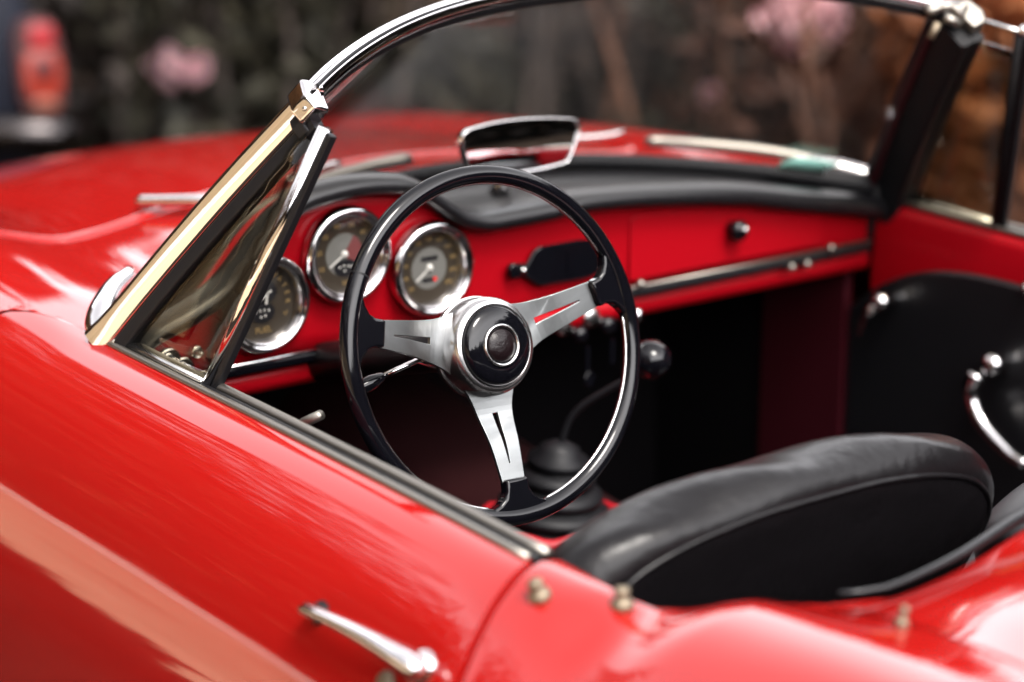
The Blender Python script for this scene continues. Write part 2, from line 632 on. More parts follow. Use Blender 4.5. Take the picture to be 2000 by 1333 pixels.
# inside furniture of the passenger door
def knob(name, c, parent, r=.012):
    mb = MB()
    mb.add(*lathe([(.018, 0), (.018, .006), (.010, .010), (.010, .03)], frame(c, (-1, 0, 0)), 20))
    return mb.obj(name, M['chrome'], parent)
DP = doors[1]
q = Vector((.590, -.055, .766))
mb = MB().add(*lathe([(.014, -.02), (.014, .004), (.010, .012), (.009, .03), (.013, .036), (.013, .046), (.006, .052)], frame(q, (-1, -.25, .1)), 20))
mb.add(*tube([q + Vector((-.04, -.008, 0)), q + Vector((-.046, .012, -.02)), q + Vector((-.046, .022, -.05))], [.008, .007, .005], 12))
mb.obj("window_crank", M['chrome'], DP)
q = Vector((.590, -.268, .722))
mb = MB().add(*lathe([(.018, -.02), (.018, .004), (.013, .012), (.012, .03), (.016, .036), (.015, .046), (.006, .052)], frame(q, (-1, -.25, .15)), 20))
P = smooth_path([q + Vector((-.04, .014, -.012)), q + Vector((-.045, .02, -.04)), q + Vector((-.045, .0, -.075)), q + Vector((-.045, -.05, -.105)), q + Vector((-.045, -.085, -.115))], 6)
mb.add(*tube(P, [.013 - .005 * i / len(P) for i in range(len(P))], 14))
mb.obj("door_pull", M['chrome'], DP)
mb = MB().add(*tube([(.585, -.30, .842), (.570, -.315, .836)], .006, 10))
mb.obj("door_pin", M['chrome'], DP)
# inside lever of the driver's door, seen over the belt
mb = MB().add(*tube([(-.578, -.300, .855), (-.572, -.325, .874), (-.566, -.350, .888)], [.005, .0055, .0055], 12))
mb.obj("inner_lever", M['strip'], doors[-1])

# --- rear body
RIM = [(-.614, -.815), (-.60, -.86), (-.565, -.895), (-.520, -.93), (-.485, -.975), (-.445, -1.005), (-.38, -1.015), (-.30, -1.005), (-.15, -.965), (.1, -.93), (.3, -.93), (.44, -1.0), (.49, -.97), (.53, -.93), (.575, -.89), (.61, -.85)]


def rear_top(x, y):
    xc, zc = K(XC, y), K(ZC, y)
    ax = abs(x)
    deck = K([(-2.0, .77), (-1.6, .848), (-1.35, .874), (-1.2, .877), (-1.08, .868), (-1.0, .850), (-.8, .85)], y) + .012 * (1 - (ax / .5) ** 2)
    if ax >= xc: return None
    hx = deck
    return deck + (zc - hx) * math.exp(-((ax - xc) / .075) ** 2)


for s in (-1, 1):
    rows = []
    ys = [rear_edge_y(0) - .004, -.813, -.822] + [-.835 - .0175 * i for i in range(11)] + [-1.03 - .05 * i for i in range(20)]
    for y in ys:
        xc = K(XC, y)
        xi = K([(-2, .0), (-1.6, .2), (-1.005, .42), (-.985, .475), (-.95, .555), (-.92, .592), (-.87, .604), (-.80, .608)], y)
        if y < -1.0: xi = .40
        r = []
        for ph in PH_OUT:
            yy = min(y, rear_edge_y(ph) - .0045)
            r.append(side(ph, yy, s))
        for k in range(17):
            x = xc + (xi - xc) * k / 16
            zz = rear_top(x * .99999, y)
            r.append(Vector((s * x, y, zz)))
        if y >= -1.0:
            r += [Vector((s * (xi - .004), y, zz - .004)), Vector((s * (xi - .006), y, zz - .03))]
        else:
            r += [Vector((s * xi, y, zz)), Vector((s * xi, y, zz))]
        rows.append(r)
    v, f = grid(rows)
    mesh_obj("rear_fender", v, f, M['paint'], car)
rows = []
for i in range(49):
    x = -.46 + .92 * i / 48
    yr = K([(-.46, -.990), (-.43, -1.008), (-.38, -1.015), (-.30, -1.005), (-.15, -.968), (0, -.945), (.15, -.945), (.3, -.97), (.38, -1.0), (.43, -1.005), (.46, -.99)], x)
    r = [Vector((x, yr + .006, rear_top(x, yr) - .035)), Vector((x, yr + .005, rear_top(x, yr) - .006)), Vector((x, yr, rear_top(x, yr) - .0005))]
    for k in range(1, 30):
        y = yr - 1.0 * (k / 29) ** 1.4
        r.append(Vector((x, y, rear_top(x, y) + .0015)))
    rows.append(r)
v, f = grid(rows)
mesh_obj("rear_deck", v, f, M['paint'], car)
# dark rubber edging inside the rear rim
P = [Vector((x, K([(-.43, -.985), (-.38, -1.0), (-.30, -.992), (-.15, -.955), (0, -.932), (.15, -.932), (.3, -.957), (.43, -.99)], x), rear_top(x, -1.0) + .004)) for x in [-.43 + .86 * i / 40 for i in range(41)]]
v, f = tube(P, [.0025 + .0045 * sstep(-.43, -.1, p.x) for p in P], 10)
mesh_obj("rim_moulding", v, f, M['pad'], car)

# hood-cover studs
for (x, y, ph) in ((-.662, -.852, None), (-.615, -.906, None), (-.47, -1.10, 0)):
    y_ = y
    if ph is None:
        best = min(range(0, 60), key=lambda a: abs(-side(a, y_).x + x))
        c = side(best, y_)
        nn = side(best, y_, -1, 1) - c
        if best == 0: c = Vector((x, y_, rear_top(x, y_) or K(ZC, y_))); nn = Vector((0, 0, 1))
    else:
        c = Vector((x, y_, rear_top(x, y_))); nn = Vector((.2, 0, 1))
    k = .85 if ph is None else .5
    v, f = lathe([(.0125 * k, -.002), (.0125 * k, .003), (.010 * k, .006), (.006 * k, .008), (.006 * k, .010), (.0085 * k, .012), (.0085 * k, .016), (.004 * k, .018)], frame(c, nn), 24)
    mesh_obj("cover_stud", v, f, M['brass'], car)

# --- cockpit tub
mb = MB()
mb.add(*box(-.58, .58, -1.15, .55, .28, .30))
mb.obj("cockpit_floor", M['carpet'], car, smooth=False)
mb = MB()
mb.add(*box(-.60, .60, .46, .48, .30, .90))
mb.add(*box(-.60, -.57, .21, .46, .30, .86))
mb.add(*box(.585, .60, .21, .46, .30, .86))
mb.obj("firewall", M['blackcarpet'], car, smooth=False)
mb = MB()
mb.add(*box(-.60, .60, -1.17, -1.15, .30, .84))
mb.add(*box(-.60, -.575, -1.15, -.80, .30, .835))
mb.add(*box(.575, .60, -1.15, -.80, .30, .835))
mb.obj("rear_bulkhead", M['blackcarpet'], car, smooth=False)
for s in (-1, 1):
    v, f = box(.578, .592, .035, .206, .32, .80) if s > 0 else box(-.592, -.578, .035, .206, .32, .80)
    mesh_obj("kick_panel", v, f, M['darkred'], car, smooth=False)
# tunnel with the lever boot
rows = []
for y in (-1.14, -.6, -.2, .1, .3, .46):
    h = K([(-1.14, .44), (-.3, .53), (.1, .58), (.46, .64)], y)
    rows.append([Vector((x, y, z)) for x, z in ((-.17, .295), (-.15, h - .06), (-.11, h - .012), (-.05, h), (.05, h), (.11, h - .012), (.15, h - .06), (.17, .295))])
v, f = grid(rows)
mesh_obj("transmission_tunnel", v, f, M['carpet'], car)

# gear lever: ribbed rubber boot in a red collar
gb = Vector((-.075, -.115, .595))
gax = Vector((.05, -.10, 1)).normalized()
prof = [(.080, -.02), (.080, .0)]
for k in range(4):
    r0 = .072 - .011 * k
    z0 = .006 + .022 * k
    prof += [(r0 - .010, z0), (r0, z0 + .005), (r0, z0 + .013), (r0 - .012, z0 + .019)]
prof += [(.026, .098), (.012, .106), (.006, .108)]
v, f = lathe(prof, frame(gb, gax), 36)
lev = mesh_obj("gear_lever_boot", v, f, M['blackmatt'], car)
P = smooth_path([gb + gax * .10, gb + gax * .15 + Vector((.012, -.012, 0)), Vector((-.01, -.205, .80))], 6)
v, f = tube(P, .0045, 12)
mesh_obj("lever_rod", v, f, M['blackmatt'], lev)
v, f = lathe([(.008, -.02), (.016, -.016), (.024, -.004), (.026, .006), (.022, .018), (.012, .025), (.003, .027)], frame((-.003, -.218, .815), (0, -.3, 1)), 28)
mesh_obj("gear_knob", v, f, M['black'], lev)
P = [gb + Vector((.086 * math.cos(2 * PI * k / 40), .086 * math.sin(2 * PI * k / 40), -.002 + .003 * math.sin(5 * k))) for k in range(40)]
v, f = tube(P, .009, 10, closed=True)
col = mesh_obj("boot_collar", v, f, M['redvinyl'], car)
rows = [[gb + Vector(((r_ + .006 * math.sin(9 * a_ + 30 * r_)) * math.cos(a_), (r_ + .006 * math.sin(9 * a_ + 30 * r_)) * math.sin(a_), z_)) for a_ in [2 * PI * k / 72 for k in range(72)]] for r_, z_ in ((.086, -.004), (.092, -.02), (.106, -.04), (.13, -.07))]
v, f = grid(rows, close_u=True)
mesh_obj("collar_skirt", v, f, M['redvinyl'], col)

# pedals, faint in the footwell
for x, z in ((-.42, .50), (-.36, .50)):
    mb = MB().add(*box(x - .022, x + .022, .335, .343, z - .03, z + .03))
    mb.add(*tube([(x, .342, z), (x, .40, z + .12), (x, .45, z + .16)], .006, 8))
    mb.obj("pedal", M['greyvinyl'], car, smooth=False)

# --- dashboard
TOPZ = [(-.60, .868), (-.574, .885), (-.536, .897), (-.487, .918), (-.45, .955), (-.423, .983), (-.39, 1.006), (-.358, 1.018), (-.294, 1.024), (-.229, 1.018), (-.195, 1.004), (-.162, .981), (-.129, .961), (-.093, .953), (-.007, .954), (.051, .957), (.111, .954), (.204, .945), (.315, .931), (.433, .907), (.538, .886), (.60, .872)]
xs = [-.595 + 1.19 * i / 100 for i in range(101)]
rows = []
for x in xs:
    zt = K(TOPZ, x) + .006
    zb = .83
    r = [Vector((x, .022, .832)), Vector((x, .012, .836))]
    for k in range(1, 9): r.append(Vector((x, .010 - .004 * k / 8, .836 + (zt - .836) * k / 8)))
    r.append(Vector((x, .05, zt)))
    rows.append(r)
v, f = grid(rows)
dash = mesh_obj("dashboard", v, f, M['paint_in'], car)
rows = []
for x in xs:
    rows.append([Vector((x, y, z)) for y, z in ((.03, .826), (.012, .824), (.006, .818), (.006, .806), (.012, .796), (.03, .790), (.20, .80))])
v, f = grid(rows)
mesh_obj("lower_lip", v, f, M['paint_in'], dash)
# black trim rail with bright edge lines
for x0, x1 in ((-.575, -.272), (.135, .588)):
    v, f = box(x0, x1, -.006, .02, .8265, .8385)
    o = mesh_obj("dash_rail", v, f, M['black'] if x0 < 0 else M['blackmatt'], dash, smooth=False)
    bevel(o, .004)
    v, f = tube([(x0, -.0035, .8405), (x1, -.0035, .8405)], .0022, 10)
    mesh_obj("rail_beading", v, f, M['chrome'] if x0 < 0 else M['strip'], dash)
for x, dz in ((.156, .012), (.505, .010), (.46, -.006), (.43, -.006)):
    v, f = lathe([(.006, 0), (.006, .004), (.004, .007), (.001, .008)], frame((x, -.006, .833 + dz), (0, -1, 0)), 16)
    mesh_obj("rail_screw", v, f, M['strip'], dash)

# pad
def pad_back(x): return base_y(x) - .012, base_z(x) - .004
rows = []
for x in [-.618 + 1.236 * i / 120 for i in range(121)]:
    zr = K(TOPZ, x)
    hump = K([(-.62, 0), (-.58, .010), (-.50, .016), (-.40, .020), (-.29, .020), (-.20, .019), (-.14, .012), (-.09, .0), (.62, 0)], x)
    yb, zb = pad_back(x)
    th = .030 + .1 * 0
    th = K([(-.62, .026), (-.45, .030), (-.25, .026), (-.13, .026), (-.05, .026), (.3, .030), (.62, .034)], x)
    ridge = zr + th
    y0 = -.022
    r = [(.02, zr + .002), (y0 + .012, zr), (y0 + .003, zr + .004), (y0, zr + .010), (y0, zr + th * .55), (y0 + .004, zr + th * .78), (y0 + .013, ridge - .003), (y0 + .026, ridge)]
    yb = max(yb, .05)
    for k in range(1, 9):
        t = k / 8
        y = (y0 + .026) + (yb - y0 - .026) * t
        e = sstep(0, .65, t) if ridge > zb else t
        r.append((y, ridge + (zb - ridge) * e))
    rows.append([Vector((x, y, z)) for y, z in r])
v, f = grid(rows)
mesh_obj("dash_pad", v, f, M['pad'], dash)

# glove box lid, lock knob
gz = lambda x: K(TOPZ, x)
out = [(.147, .848), (.147, .930), (.155, .936), (.25, .930), (.36, .914), (.44, .900), (.49, .890), (.497, .880), (.497, .848)]
mm = Matrix(((1, 0, 0, 0), (0, 0, -1, 0), (0, 1, 0, 0), (0, 0, 0, 1)))        # (x, z) outline, thickness towards -y
v, f = prism(out, -.007, -.0035, mm)
o = mesh_obj("glovebox_lid", v, f, M['paint_in'], car, smooth=False)
bevel(o, .002)
v, f = lathe([(.011, 0), (.011, .010), (.014, .012), (.0145, .02), (.010, .025), (.004, .027)], frame((.325, .004, .895), (0, -1, 0)), 28)
gk = mesh_obj("glovebox_knob", v, f, M['black'], o)
v, f = lathe([(.0045, 0), (.0045, .0025), (.002, .004)], frame((.327, -.023, .898), (0, -1, 0.2)), 16)
mesh_obj("lock_face", v, f, M['satin'], gk)

# black radio blanking plate and its lever
out = [(-.034, .893), (-.018, .915), (-.008, .919), (.055, .919), (.072, .917), (.112, .901), (.116, .893), (.112, .879), (.078, .866), (.062, .865), (-.002, .866), (-.014, .870), (-.034, .884)]
v, f = prism(out, -.003, .004, mm)
o = mesh_obj("blanking_plate", v, f, M['black'], car, smooth=False)
bevel(o, .003)
v, f = prism([(.034, .876), (.044, .876), (.044, .908), (.034, .908)], .004, .006, mm)
mesh_obj("plate_ridge", v, f, M['black'], o, smooth=False)
v, f = prism([(-.060, .889), (-.060, .899), (-.054, .904), (-.034, .901), (-.034, .886), (-.054, .884)], -.003, .007, mm)
o2 = mesh_obj("plate_lever", v, f, M['black'], o, smooth=False)
bevel(o2, .002)
v, f = lathe([(.004, 0), (.004, .003), (.001, .005)], frame((-.041, -.008, .8945), (0, -1, 0)), 14)
mesh_obj("lever_screw", v, f, M['satin'], o)

# switches under the rail and a bunch of keys
for x, z, r, mt in ((.143, .806, .010, 'chrome'), (.095, .800, .012, 'black'), (.048, .795, .011, 'black')):
    v, f = lathe([(r * .6, 0), (r * .6, .014), (r, .016), (r, .026), (r * .7, .031), (r * .2, .032)], frame((x, .008, z), (0, -1, 0)), 20)
    o = mesh_obj("dash_switch", v, f, M[mt], car)
    if mt == 'black':
        v, f = lathe([(r * 1.15, 0), (r * 1.15, .003), (r * .7, .006)], frame((x - .012, .006, z + .008), (0, -1, 0)), 18)
        mesh_obj("switch_collar", v, f, M['satin'], o)
mb = MB()
mb.add(*box(.047, .053, -.03, -.026, .735, .782))
mb.add(*lathe([(.010, 0), (.011, .002), (.010, .004)], frame((.052, -.028, .737), (.3, -1, 0)), 16))
mb.obj("ignition_key", M['black'], car, smooth=False)
MB().add(*box(.088, .095, -.03, -.027, .752, .785)).obj("switch_tab", M['black'], car, smooth=False)
# small switches at the left end of the dash, seen through the vent glass
for x, z, r in ((-.553, .862, .016), (-.535, .848, .016), (-.515, .866, .008)):
    v, f = lathe([(r, 0), (r, .006), (r * .8, .010), (r * .75, .006), (r * .45, .006), (r * .42, .016), (r * .1, .018)], frame((x, .004, z), (0, -1, 0)), 24)
    mesh_obj("dash_switch", v, f, M['chrome'], car)


# --- gauges
def gauge(cx, cz, kind):
    R = .0605
    F = Matrix(((1, 0, 0, cx), (0, 0, -1, -.0025), (0, 1, 0, cz), (0, 0, 0, 1)))
    prof = [(R, -.004), (R, .006), (R - .002, .011), (R - .0055, .013), (R - .008, .0115), (R - .0095, .009), (R - .011, .0105), (R - .013, .0085), (R - .015, -.004)]
    root = mesh_obj("instrument_gauge", *lathe(prof, F, 64, False, False), M['chrome'], car, label={'fuel': "combined gauge with the word FUEL", 'rev': "rev counter dial", 'speed': "speedometer dial"}[kind])
    rd = R - .0145
    v, f = lathe([(rd + .001, -.0035), (rd, -.0038), (rd * .5, -.0040)], F, 64, False, True)
    mesh_obj("dial_face", v, f, M['dial'], root)
    v, f = lathe([(rd + .0005, .0035), (rd * .6, .0052), (rd * .2, .0058)], F, 48, False, True)
    mesh_obj("dial_glass", v, f, M['lens'], root)

    def disc(r, cxx, czz, h, mt, name, a0=0, a1=2 * PI, sy=1.0):
        n = 40
        P = [(cxx + r * math.cos(a0 + (a1 - a0) * k / n), czz + sy * r * math.sin(a0 + (a1 - a0) * k / n)) for k in range(n + (0 if a1 - a0 > 6.28 else 1))]
        if a1 - a0 < 6.28: P.append((cxx, czz))
        v, f = prism(P, -.0042, h, F)
        return mesh_obj(name, v, f, M[mt], root, smooth=False)

    let = MB()

    def put(t, ang, r, size, rot=None):
        a = math.radians(ang)
        T = F @ Matrix.Translation((r * math.cos(a), r * math.sin(a), -.0033)) @ Matrix.Rotation(a - PI / 2 if rot is None else rot, 4, 'Z')
        let.add(*text_mesh(t, size, T))

    def tick(ang, r0, r1, wd=.0007):
        a = math.radians(ang)
        T = F @ Matrix.Rotation(a, 4, 'Z')
        let.add(*[(lambda q: ([T @ Vector(p) for p in q[0]], q[1]))(box(r0, r1, -wd, wd, -.0036, -.0031))][0])

    if kind == 'fuel':
        disc(.026, 0, 0, -.0036, 'dial', "dial_centre")
        disc(.0165, .001, -.013, -.0030, 'dialblack', "fuel_window", sy=.75)
        disc(.0165, .004, .012, -.0030, 'dialblack', "oil_window", sy=.85)
        disc(.0125, -.015, .003, -.0029, 'dialblack', "temperature_window", sy=.9)
        for i, ch in enumerate("FUEL"): put(ch, 0, 0, .0001) if False else None
        T = F @ Matrix.Translation((.001, -.0345, -.0032))
        let.add(*text_mesh("FUEL", .0105, T))
        for i, ch in enumerate("WATER"): put(ch, 62 - 17 * i, .0355, .009)
        for i, ch in enumerate("F"): put("°F", -28, .0355, .008)
        for i, ch in enumerate("OIL"): put(ch, 145 - 17 * i, .0355, .009)
        wt = MB()
        for a in range(5): wt.add(*box(-.006 + .003 * a, -.0052 + .003 * a, 0, .002, 0, .0005))
        wt.v = [F @ (Vector((p.x, p.y - .014, -.0028 + p.z))) for p in wt.v]
        v2 = MB()
        for (px, py) in ((-.009, -.011), (-.003, -.010), (.003, -.010), (.009, -.011), (-.002, -.018), (.004, -.017)):
            v2.add(*[(lambda q: ([F @ Vector((p[0] + px, p[1] + py, p[2])) for p in q[0]], q[1]))(box(-.0011, .0011, -.0014, .0014, -.0029, -.0026))][0])
        v2.add(*wt_box(F, .004, .008, .0012, .010, 30))
        v2.add(*wt_box(F, .006, .004, .0012, .007, 80))
        v2.obj("needle", M['white'], root, smooth=False)
    elif kind == 'rev':
        disc(.0265, 0, -.001, -.0036, 'dialgrey', "dial_centre")
        disc(.0262, 0, -.001, -.0033, 'dialred', "red_sector", math.radians(-48), math.radians(58))
        disc(.0170, .002, -.0175, -.0029, 'dialblack', "oil_window", sy=.62)
        for i, n_ in enumerate(("10", "20", "30", "40", "50", "60", "70", "80")): put(n_, 205 - 33 * i, .0365, .0088, 0)
        for i in range(33): tick(215 - 8.2 * i, .0425, .045)
        T = F @ Matrix.Translation((.003, -.0365, -.0032))
        let.add(*text_mesh("REV", .0075, T))
        v2 = MB()
        v2.add(*wt_box(F, -.011, -.007, .0009, .013, 213))
        v2.add(*lathe([(.0042, -.0036), (.0042, -.001), (.002, .0005)], F, 20))
        for (px, py) in ((-.007, -.016), (-.001, -.0145), (.006, -.016), (.011, -.017), (0, -.021)):
            v2.add(*[(lambda q: ([F @ Vector((p[0] + px, p[1] + py, p[2])) for p in q[0]], q[1]))(box(-.0012, .0012, -.0012, .0012, -.0028, -.0025))][0])
        v2.obj("needle", M['white'], root, smooth=False)
    else:
        disc(.0265, 0, -.001, -.0036, 'dialgrey', "dial_centre")
        v, f = prism([(-.0125, .0085), (.0125, .0085), (.0125, .0145), (-.0125, .0145)], -.0034, -.0030, F)
        mesh_obj("odometer", v, f, M['dialblack'], root, smooth=False)
        v, f = prism([(-.010, -.0185), (.006, -.0185), (.006, -.0130), (-.010, -.0130)], -.0034, -.0030, F)
        mesh_obj("trip_counter", v, f, M['dialblack'], root, smooth=False)
        v, f = prism([(.0061, -.0185), (.0115, -.0185), (.0115, -.0130), (.0061, -.0130)], -.0034, -.0030, F)
        mesh_obj("trip_tenths", v, f, M['mark_red'], root, smooth=False)
        for i, n_ in enumerate(("20", "40", "60", "80", "100", "120", "140", "160", "180", "200", "220")): put(n_, 222 - 26 * i, .0365, .0070, 0)
        for i in range(33): tick(222 - 8.1 * i, .0425, .045)
        v2 = MB()
        v2.add(*wt_box(F, -.010, -.0075, .0009, .013, 217))
        v2.add(*lathe([(.0042, -.0036), (.0042, -.001), (.002, .0005)], F, 20))
        v2.obj("needle", M['white'], root, smooth=False)
    let.obj("lettering", M['gold'], root, smooth=False)
    return root


def wt_box(F, cx, cy, hw, hl, ang):
    T = F @ Matrix.Translation((cx, cy, 0)) @ Matrix.Rotation(math.radians(ang), 4, 'Z')
    v, f = box(-hl, hl, -hw, hw, -.0024, -.0014)
    return [T @ Vector(p) for p in v], f


gauge(-.4235, .911, 'fuel')
gauge(-.306, .953, 'rev')
gauge(-.1805, .917, 'speed')

# --- steering wheel
tw = math.radians(16.17)
Wn = Vector((0, -math.cos(tw), math.sin(tw)))
Wu = Vector((0, math.sin(tw), math.cos(tw)))
WM = Matrix((Vector((1, 0, 0)), Wu, Wn)).transposed().to_4x4()
WM.translation = WC
RR = .1898
sw = empty("steering_wheel", WC)
sw.parent = car
sec = [(.0105 * math.cos(2 * PI * k / 20), .0100 * math.sin(2 * PI * k / 20)) for k in range(20)]
rows = []
for i in range(160):
    a = 2 * PI * i / 160
    rows.append([WM @ Vector(((RR + p) * math.cos(a), (RR + p) * math.sin(a), q)) for p, q in sec])
v, f = grid(rows, close_u=True, close_v=True)
rim = mesh_obj("rim", v, f, M['black'], sw)
SP = (165.6, 13.6, -92.0)
# thin joint collars on the rim
mb = MB()
for a in (147.2,):
    a = math.radians(a)
    rows = [[WM @ (Matrix.Rotation(a + da, 4, 'Z') @ Vector((RR + 1.03 * p, 0, 1.03 * q))) for p, q in sec] for da in (-.006, .006)]
    mb.add(*grid(rows, close_u=True))
mb.obj("rim_joint", M['blackmatt'], rim)
# metal inlay on the inner side of the rim between the bosses
gaps = sorted([s % 360 for s in SP])
mb = MB()
for i in range(3):
    a0, a1 = gaps[i] + 12, (gaps[(i + 1) % 3] - 12 - gaps[i]) % 360 + gaps[i]
    n = 50
    P = [WM @ Vector((.1800 * math.cos(math.radians(a0 + (a1 - a0) * k / n)), .1800 * math.sin(math.radians(a0 + (a1 - a0) * k / n)), .0015)) for k in range(n + 1)]
    v, f = tube(P, [.0006] + [.0017] * (n - 1) + [.0006], 8)
    mb.add(v, f)
mb.obj("rim_inlay", M['satin'], rim)
for sp in SP:
    RZ = WM @ Matrix.Rotation(math.radians(sp), 4, 'Z')
    # spoke: flat tapered bar with a wedge slot
    st = [.040, .052, .060, .068, .074] + [.0745 + (.131 - .0745) * k / 8 for k in range(9)] + [.1315, .142, .153]
    rows = []
    for s_ in st:
        wd = K([(.040, .036), (.055, .029), (.07, .0245), (.10, .0198), (.153, .0148)], s_)
        h = 0.0
        if .0744 < s_ < .1311: h = .0034 * (1 - (s_ - .0745) / .064) + .0003
        zz = K([(.04, -.024), (.07, -.022), (.11, -.010), (.153, -.003)], s_)
        rows.append([RZ @ Vector((s_, q, zz)) for q in (-wd, -h - 1e-5, h + 1e-5, wd)])
    mb = MB()
    V = [p for r in rows for p in r]
    Fs = []
    for i in range(len(st) - 1):
        for j in range(3):
            if j == 1 and .0744 < st[i] and st[i + 1] < .1312: continue
            Fs.append((i * 4 + j, i * 4 + j + 1, (i + 1) * 4 + j + 1, (i + 1) * 4 + j))
    mb.add(V, Fs)
    o = mb.obj("spoke", M['alu'], sw, smooth=False)
    wld = o.modifiers.new("weld", 'WELD'); wld.merge_threshold = .0003
    solid(o, .0042, 0)
    bevel(o, .0009, 2, 30)
    # black boss where the spoke meets the rim
    H = [(.1475, .0150), (.160, .0155), (.1675, .019), (.1735, .027), (.1785, .040), (.1845, .050)]
    out = [(x, -y) for x, y in H] + [(.193, -.045), (.195, 0), (.193, .045)] + [(x, y) for x, y in reversed(H)]
    v, f = prism(out, -.0085, .0068, RZ)
    o = mesh_obj("spoke_boss", v, f, M['black'], rim, smooth=True, angle=40)
    bevel(o, .0035, 4, 30)
# hub
v, f = lathe([(.030, -.06), (.056, -.044), (.0575, -.036), (.0575, -.0345), (.0555, -.0335), (.0555, -.018), (.0545, -.008), (.0520, -.002), (.0495, .0005), (.0465, .0008), (.0447, -.001)], WM, 72, True, True)
hub = mesh_obj("hub", v, f, M['chrome'], sw, angle=50)
M['hubalu'] = principled("polished_hub", (0.56, 0.55, 0.55), rough=.24, metal=1, bump=(50, .03, .002))
hub.data.materials[0] = M['hubalu']
v, f = lathe([(.0443, -.002), (.0440, .002), (.0425, .005), (.038, .0078), (.030, .0098), (.0235, .0105)], WM, 72)
horn = mesh_obj("horn_button", v, f, M['black'], hub)
v, f = lathe([(.0240, .009), (.0238, .0125), (.0225, .0135), (.0208, .0130), (.0195, .0112), (.0190, .009)], WM, 64, False, False)
mesh_obj("horn_ring", v, f, M['satin'], hub)
v, f = lathe([(.0192, .0100), (.0175, .0122), (.012, .0148), (.006, .0160), (.001, .0163)], WM, 48)
mesh_obj("horn_emblem", v, f, M['horn'], hub)
# column and stalk
c0 = WC - Wn * .04
c1 = WC - Wn * .50
v, f = tube([c0, WC - Wn * .10, c1], [.026, .024, .024], 24)
mesh_obj("steering_column", v, f, M['blackmatt'], car)
P0, P1, P2 = WC - Wn * .055 + Vector((-.03, 0, -.02)), Vector((-.408, -.3, .908)), Vector((-.452, -.3, .8985))
v, f = tube([P0, P1, P2], .0032, 12)
stk = mesh_obj("turn_signal_stalk", v, f, M['chrome'], car)
d = Vector((-.44, -.04, -.10)).normalized()
v, f = tube([P2, P2 + d * .004, P2 + d * .018, P2 + d * .034, P2 + d * .038], [.0032, .0055, .0085, .0085, .005], 16)
mesh_obj("stalk_tip", v, f, M['black'], stk)

# --- windshield
def header_pt(x):
    t = min(1, abs(x) / .497)
    return Vector((x, -.238 + .155 * (1 - t ** 2.2), 1.207 + .056 * (1 - t ** 2.6)))


NS = 60
hx = [-.497 * math.cos(PI * i / NS) for i in range(NS + 1)]
hdr = [header_pt(x) for x in hx]
bs = [Vector((.622 * x / .497, base_y(.622 * x / .497), base_z(.622 * x / .497) + .005)) for x in hx]
rows = [[bs[i].lerp(hdr[i], t / 10) + Vector((0, .018 * math.sin(PI * t / 10) * (1 - (hx[i] / .497) ** 2), 0)) for t in range(11)] for i in range(NS + 1)]
v, f = grid(rows)
o = mesh_obj("windshield_glass", v, f, M['glass'], car)
solid(o, .004, 0)
# header: two chrome beads with a groove
wf = empty("windshield_frame", (0, -.1, .95))
wf.parent = car
sec = [(.95, -.35), (1.0, .2), (.8, .75), (.45, .95), (.18, .98), (.10, .80), (0, .74), (-.10, .80), (-.18, .98), (-.45, .95), (-.8, .75), (-1, .2), (-.95, -.35), (-.6, -.75), (0, -.85), (.6, -.75)]
sec = [(1.0 * a, .9 * b) for a, b in sec]
v, f = tube(hdr, .0125, section=sec, up=(0, -.25, 1))
o = mesh_obj("header_rail", v, f, M['chrome'], wf)
P = [p + Vector((0, -.0085, .0075)) for p in hdr[1:-1]]
v, f = tube(P, .0024, 8, up=(0, -.25, 1))
mesh_obj("header_groove", v, f, M['blackmatt'], wf)
P = [p + Vector((0, .004, -.0135)) for p in hdr]
v, f = tube(P, .0055, 10, up=(0, -.25, 1))
mesh_obj("header_seal", v, f, M['blackmatt'], wf)
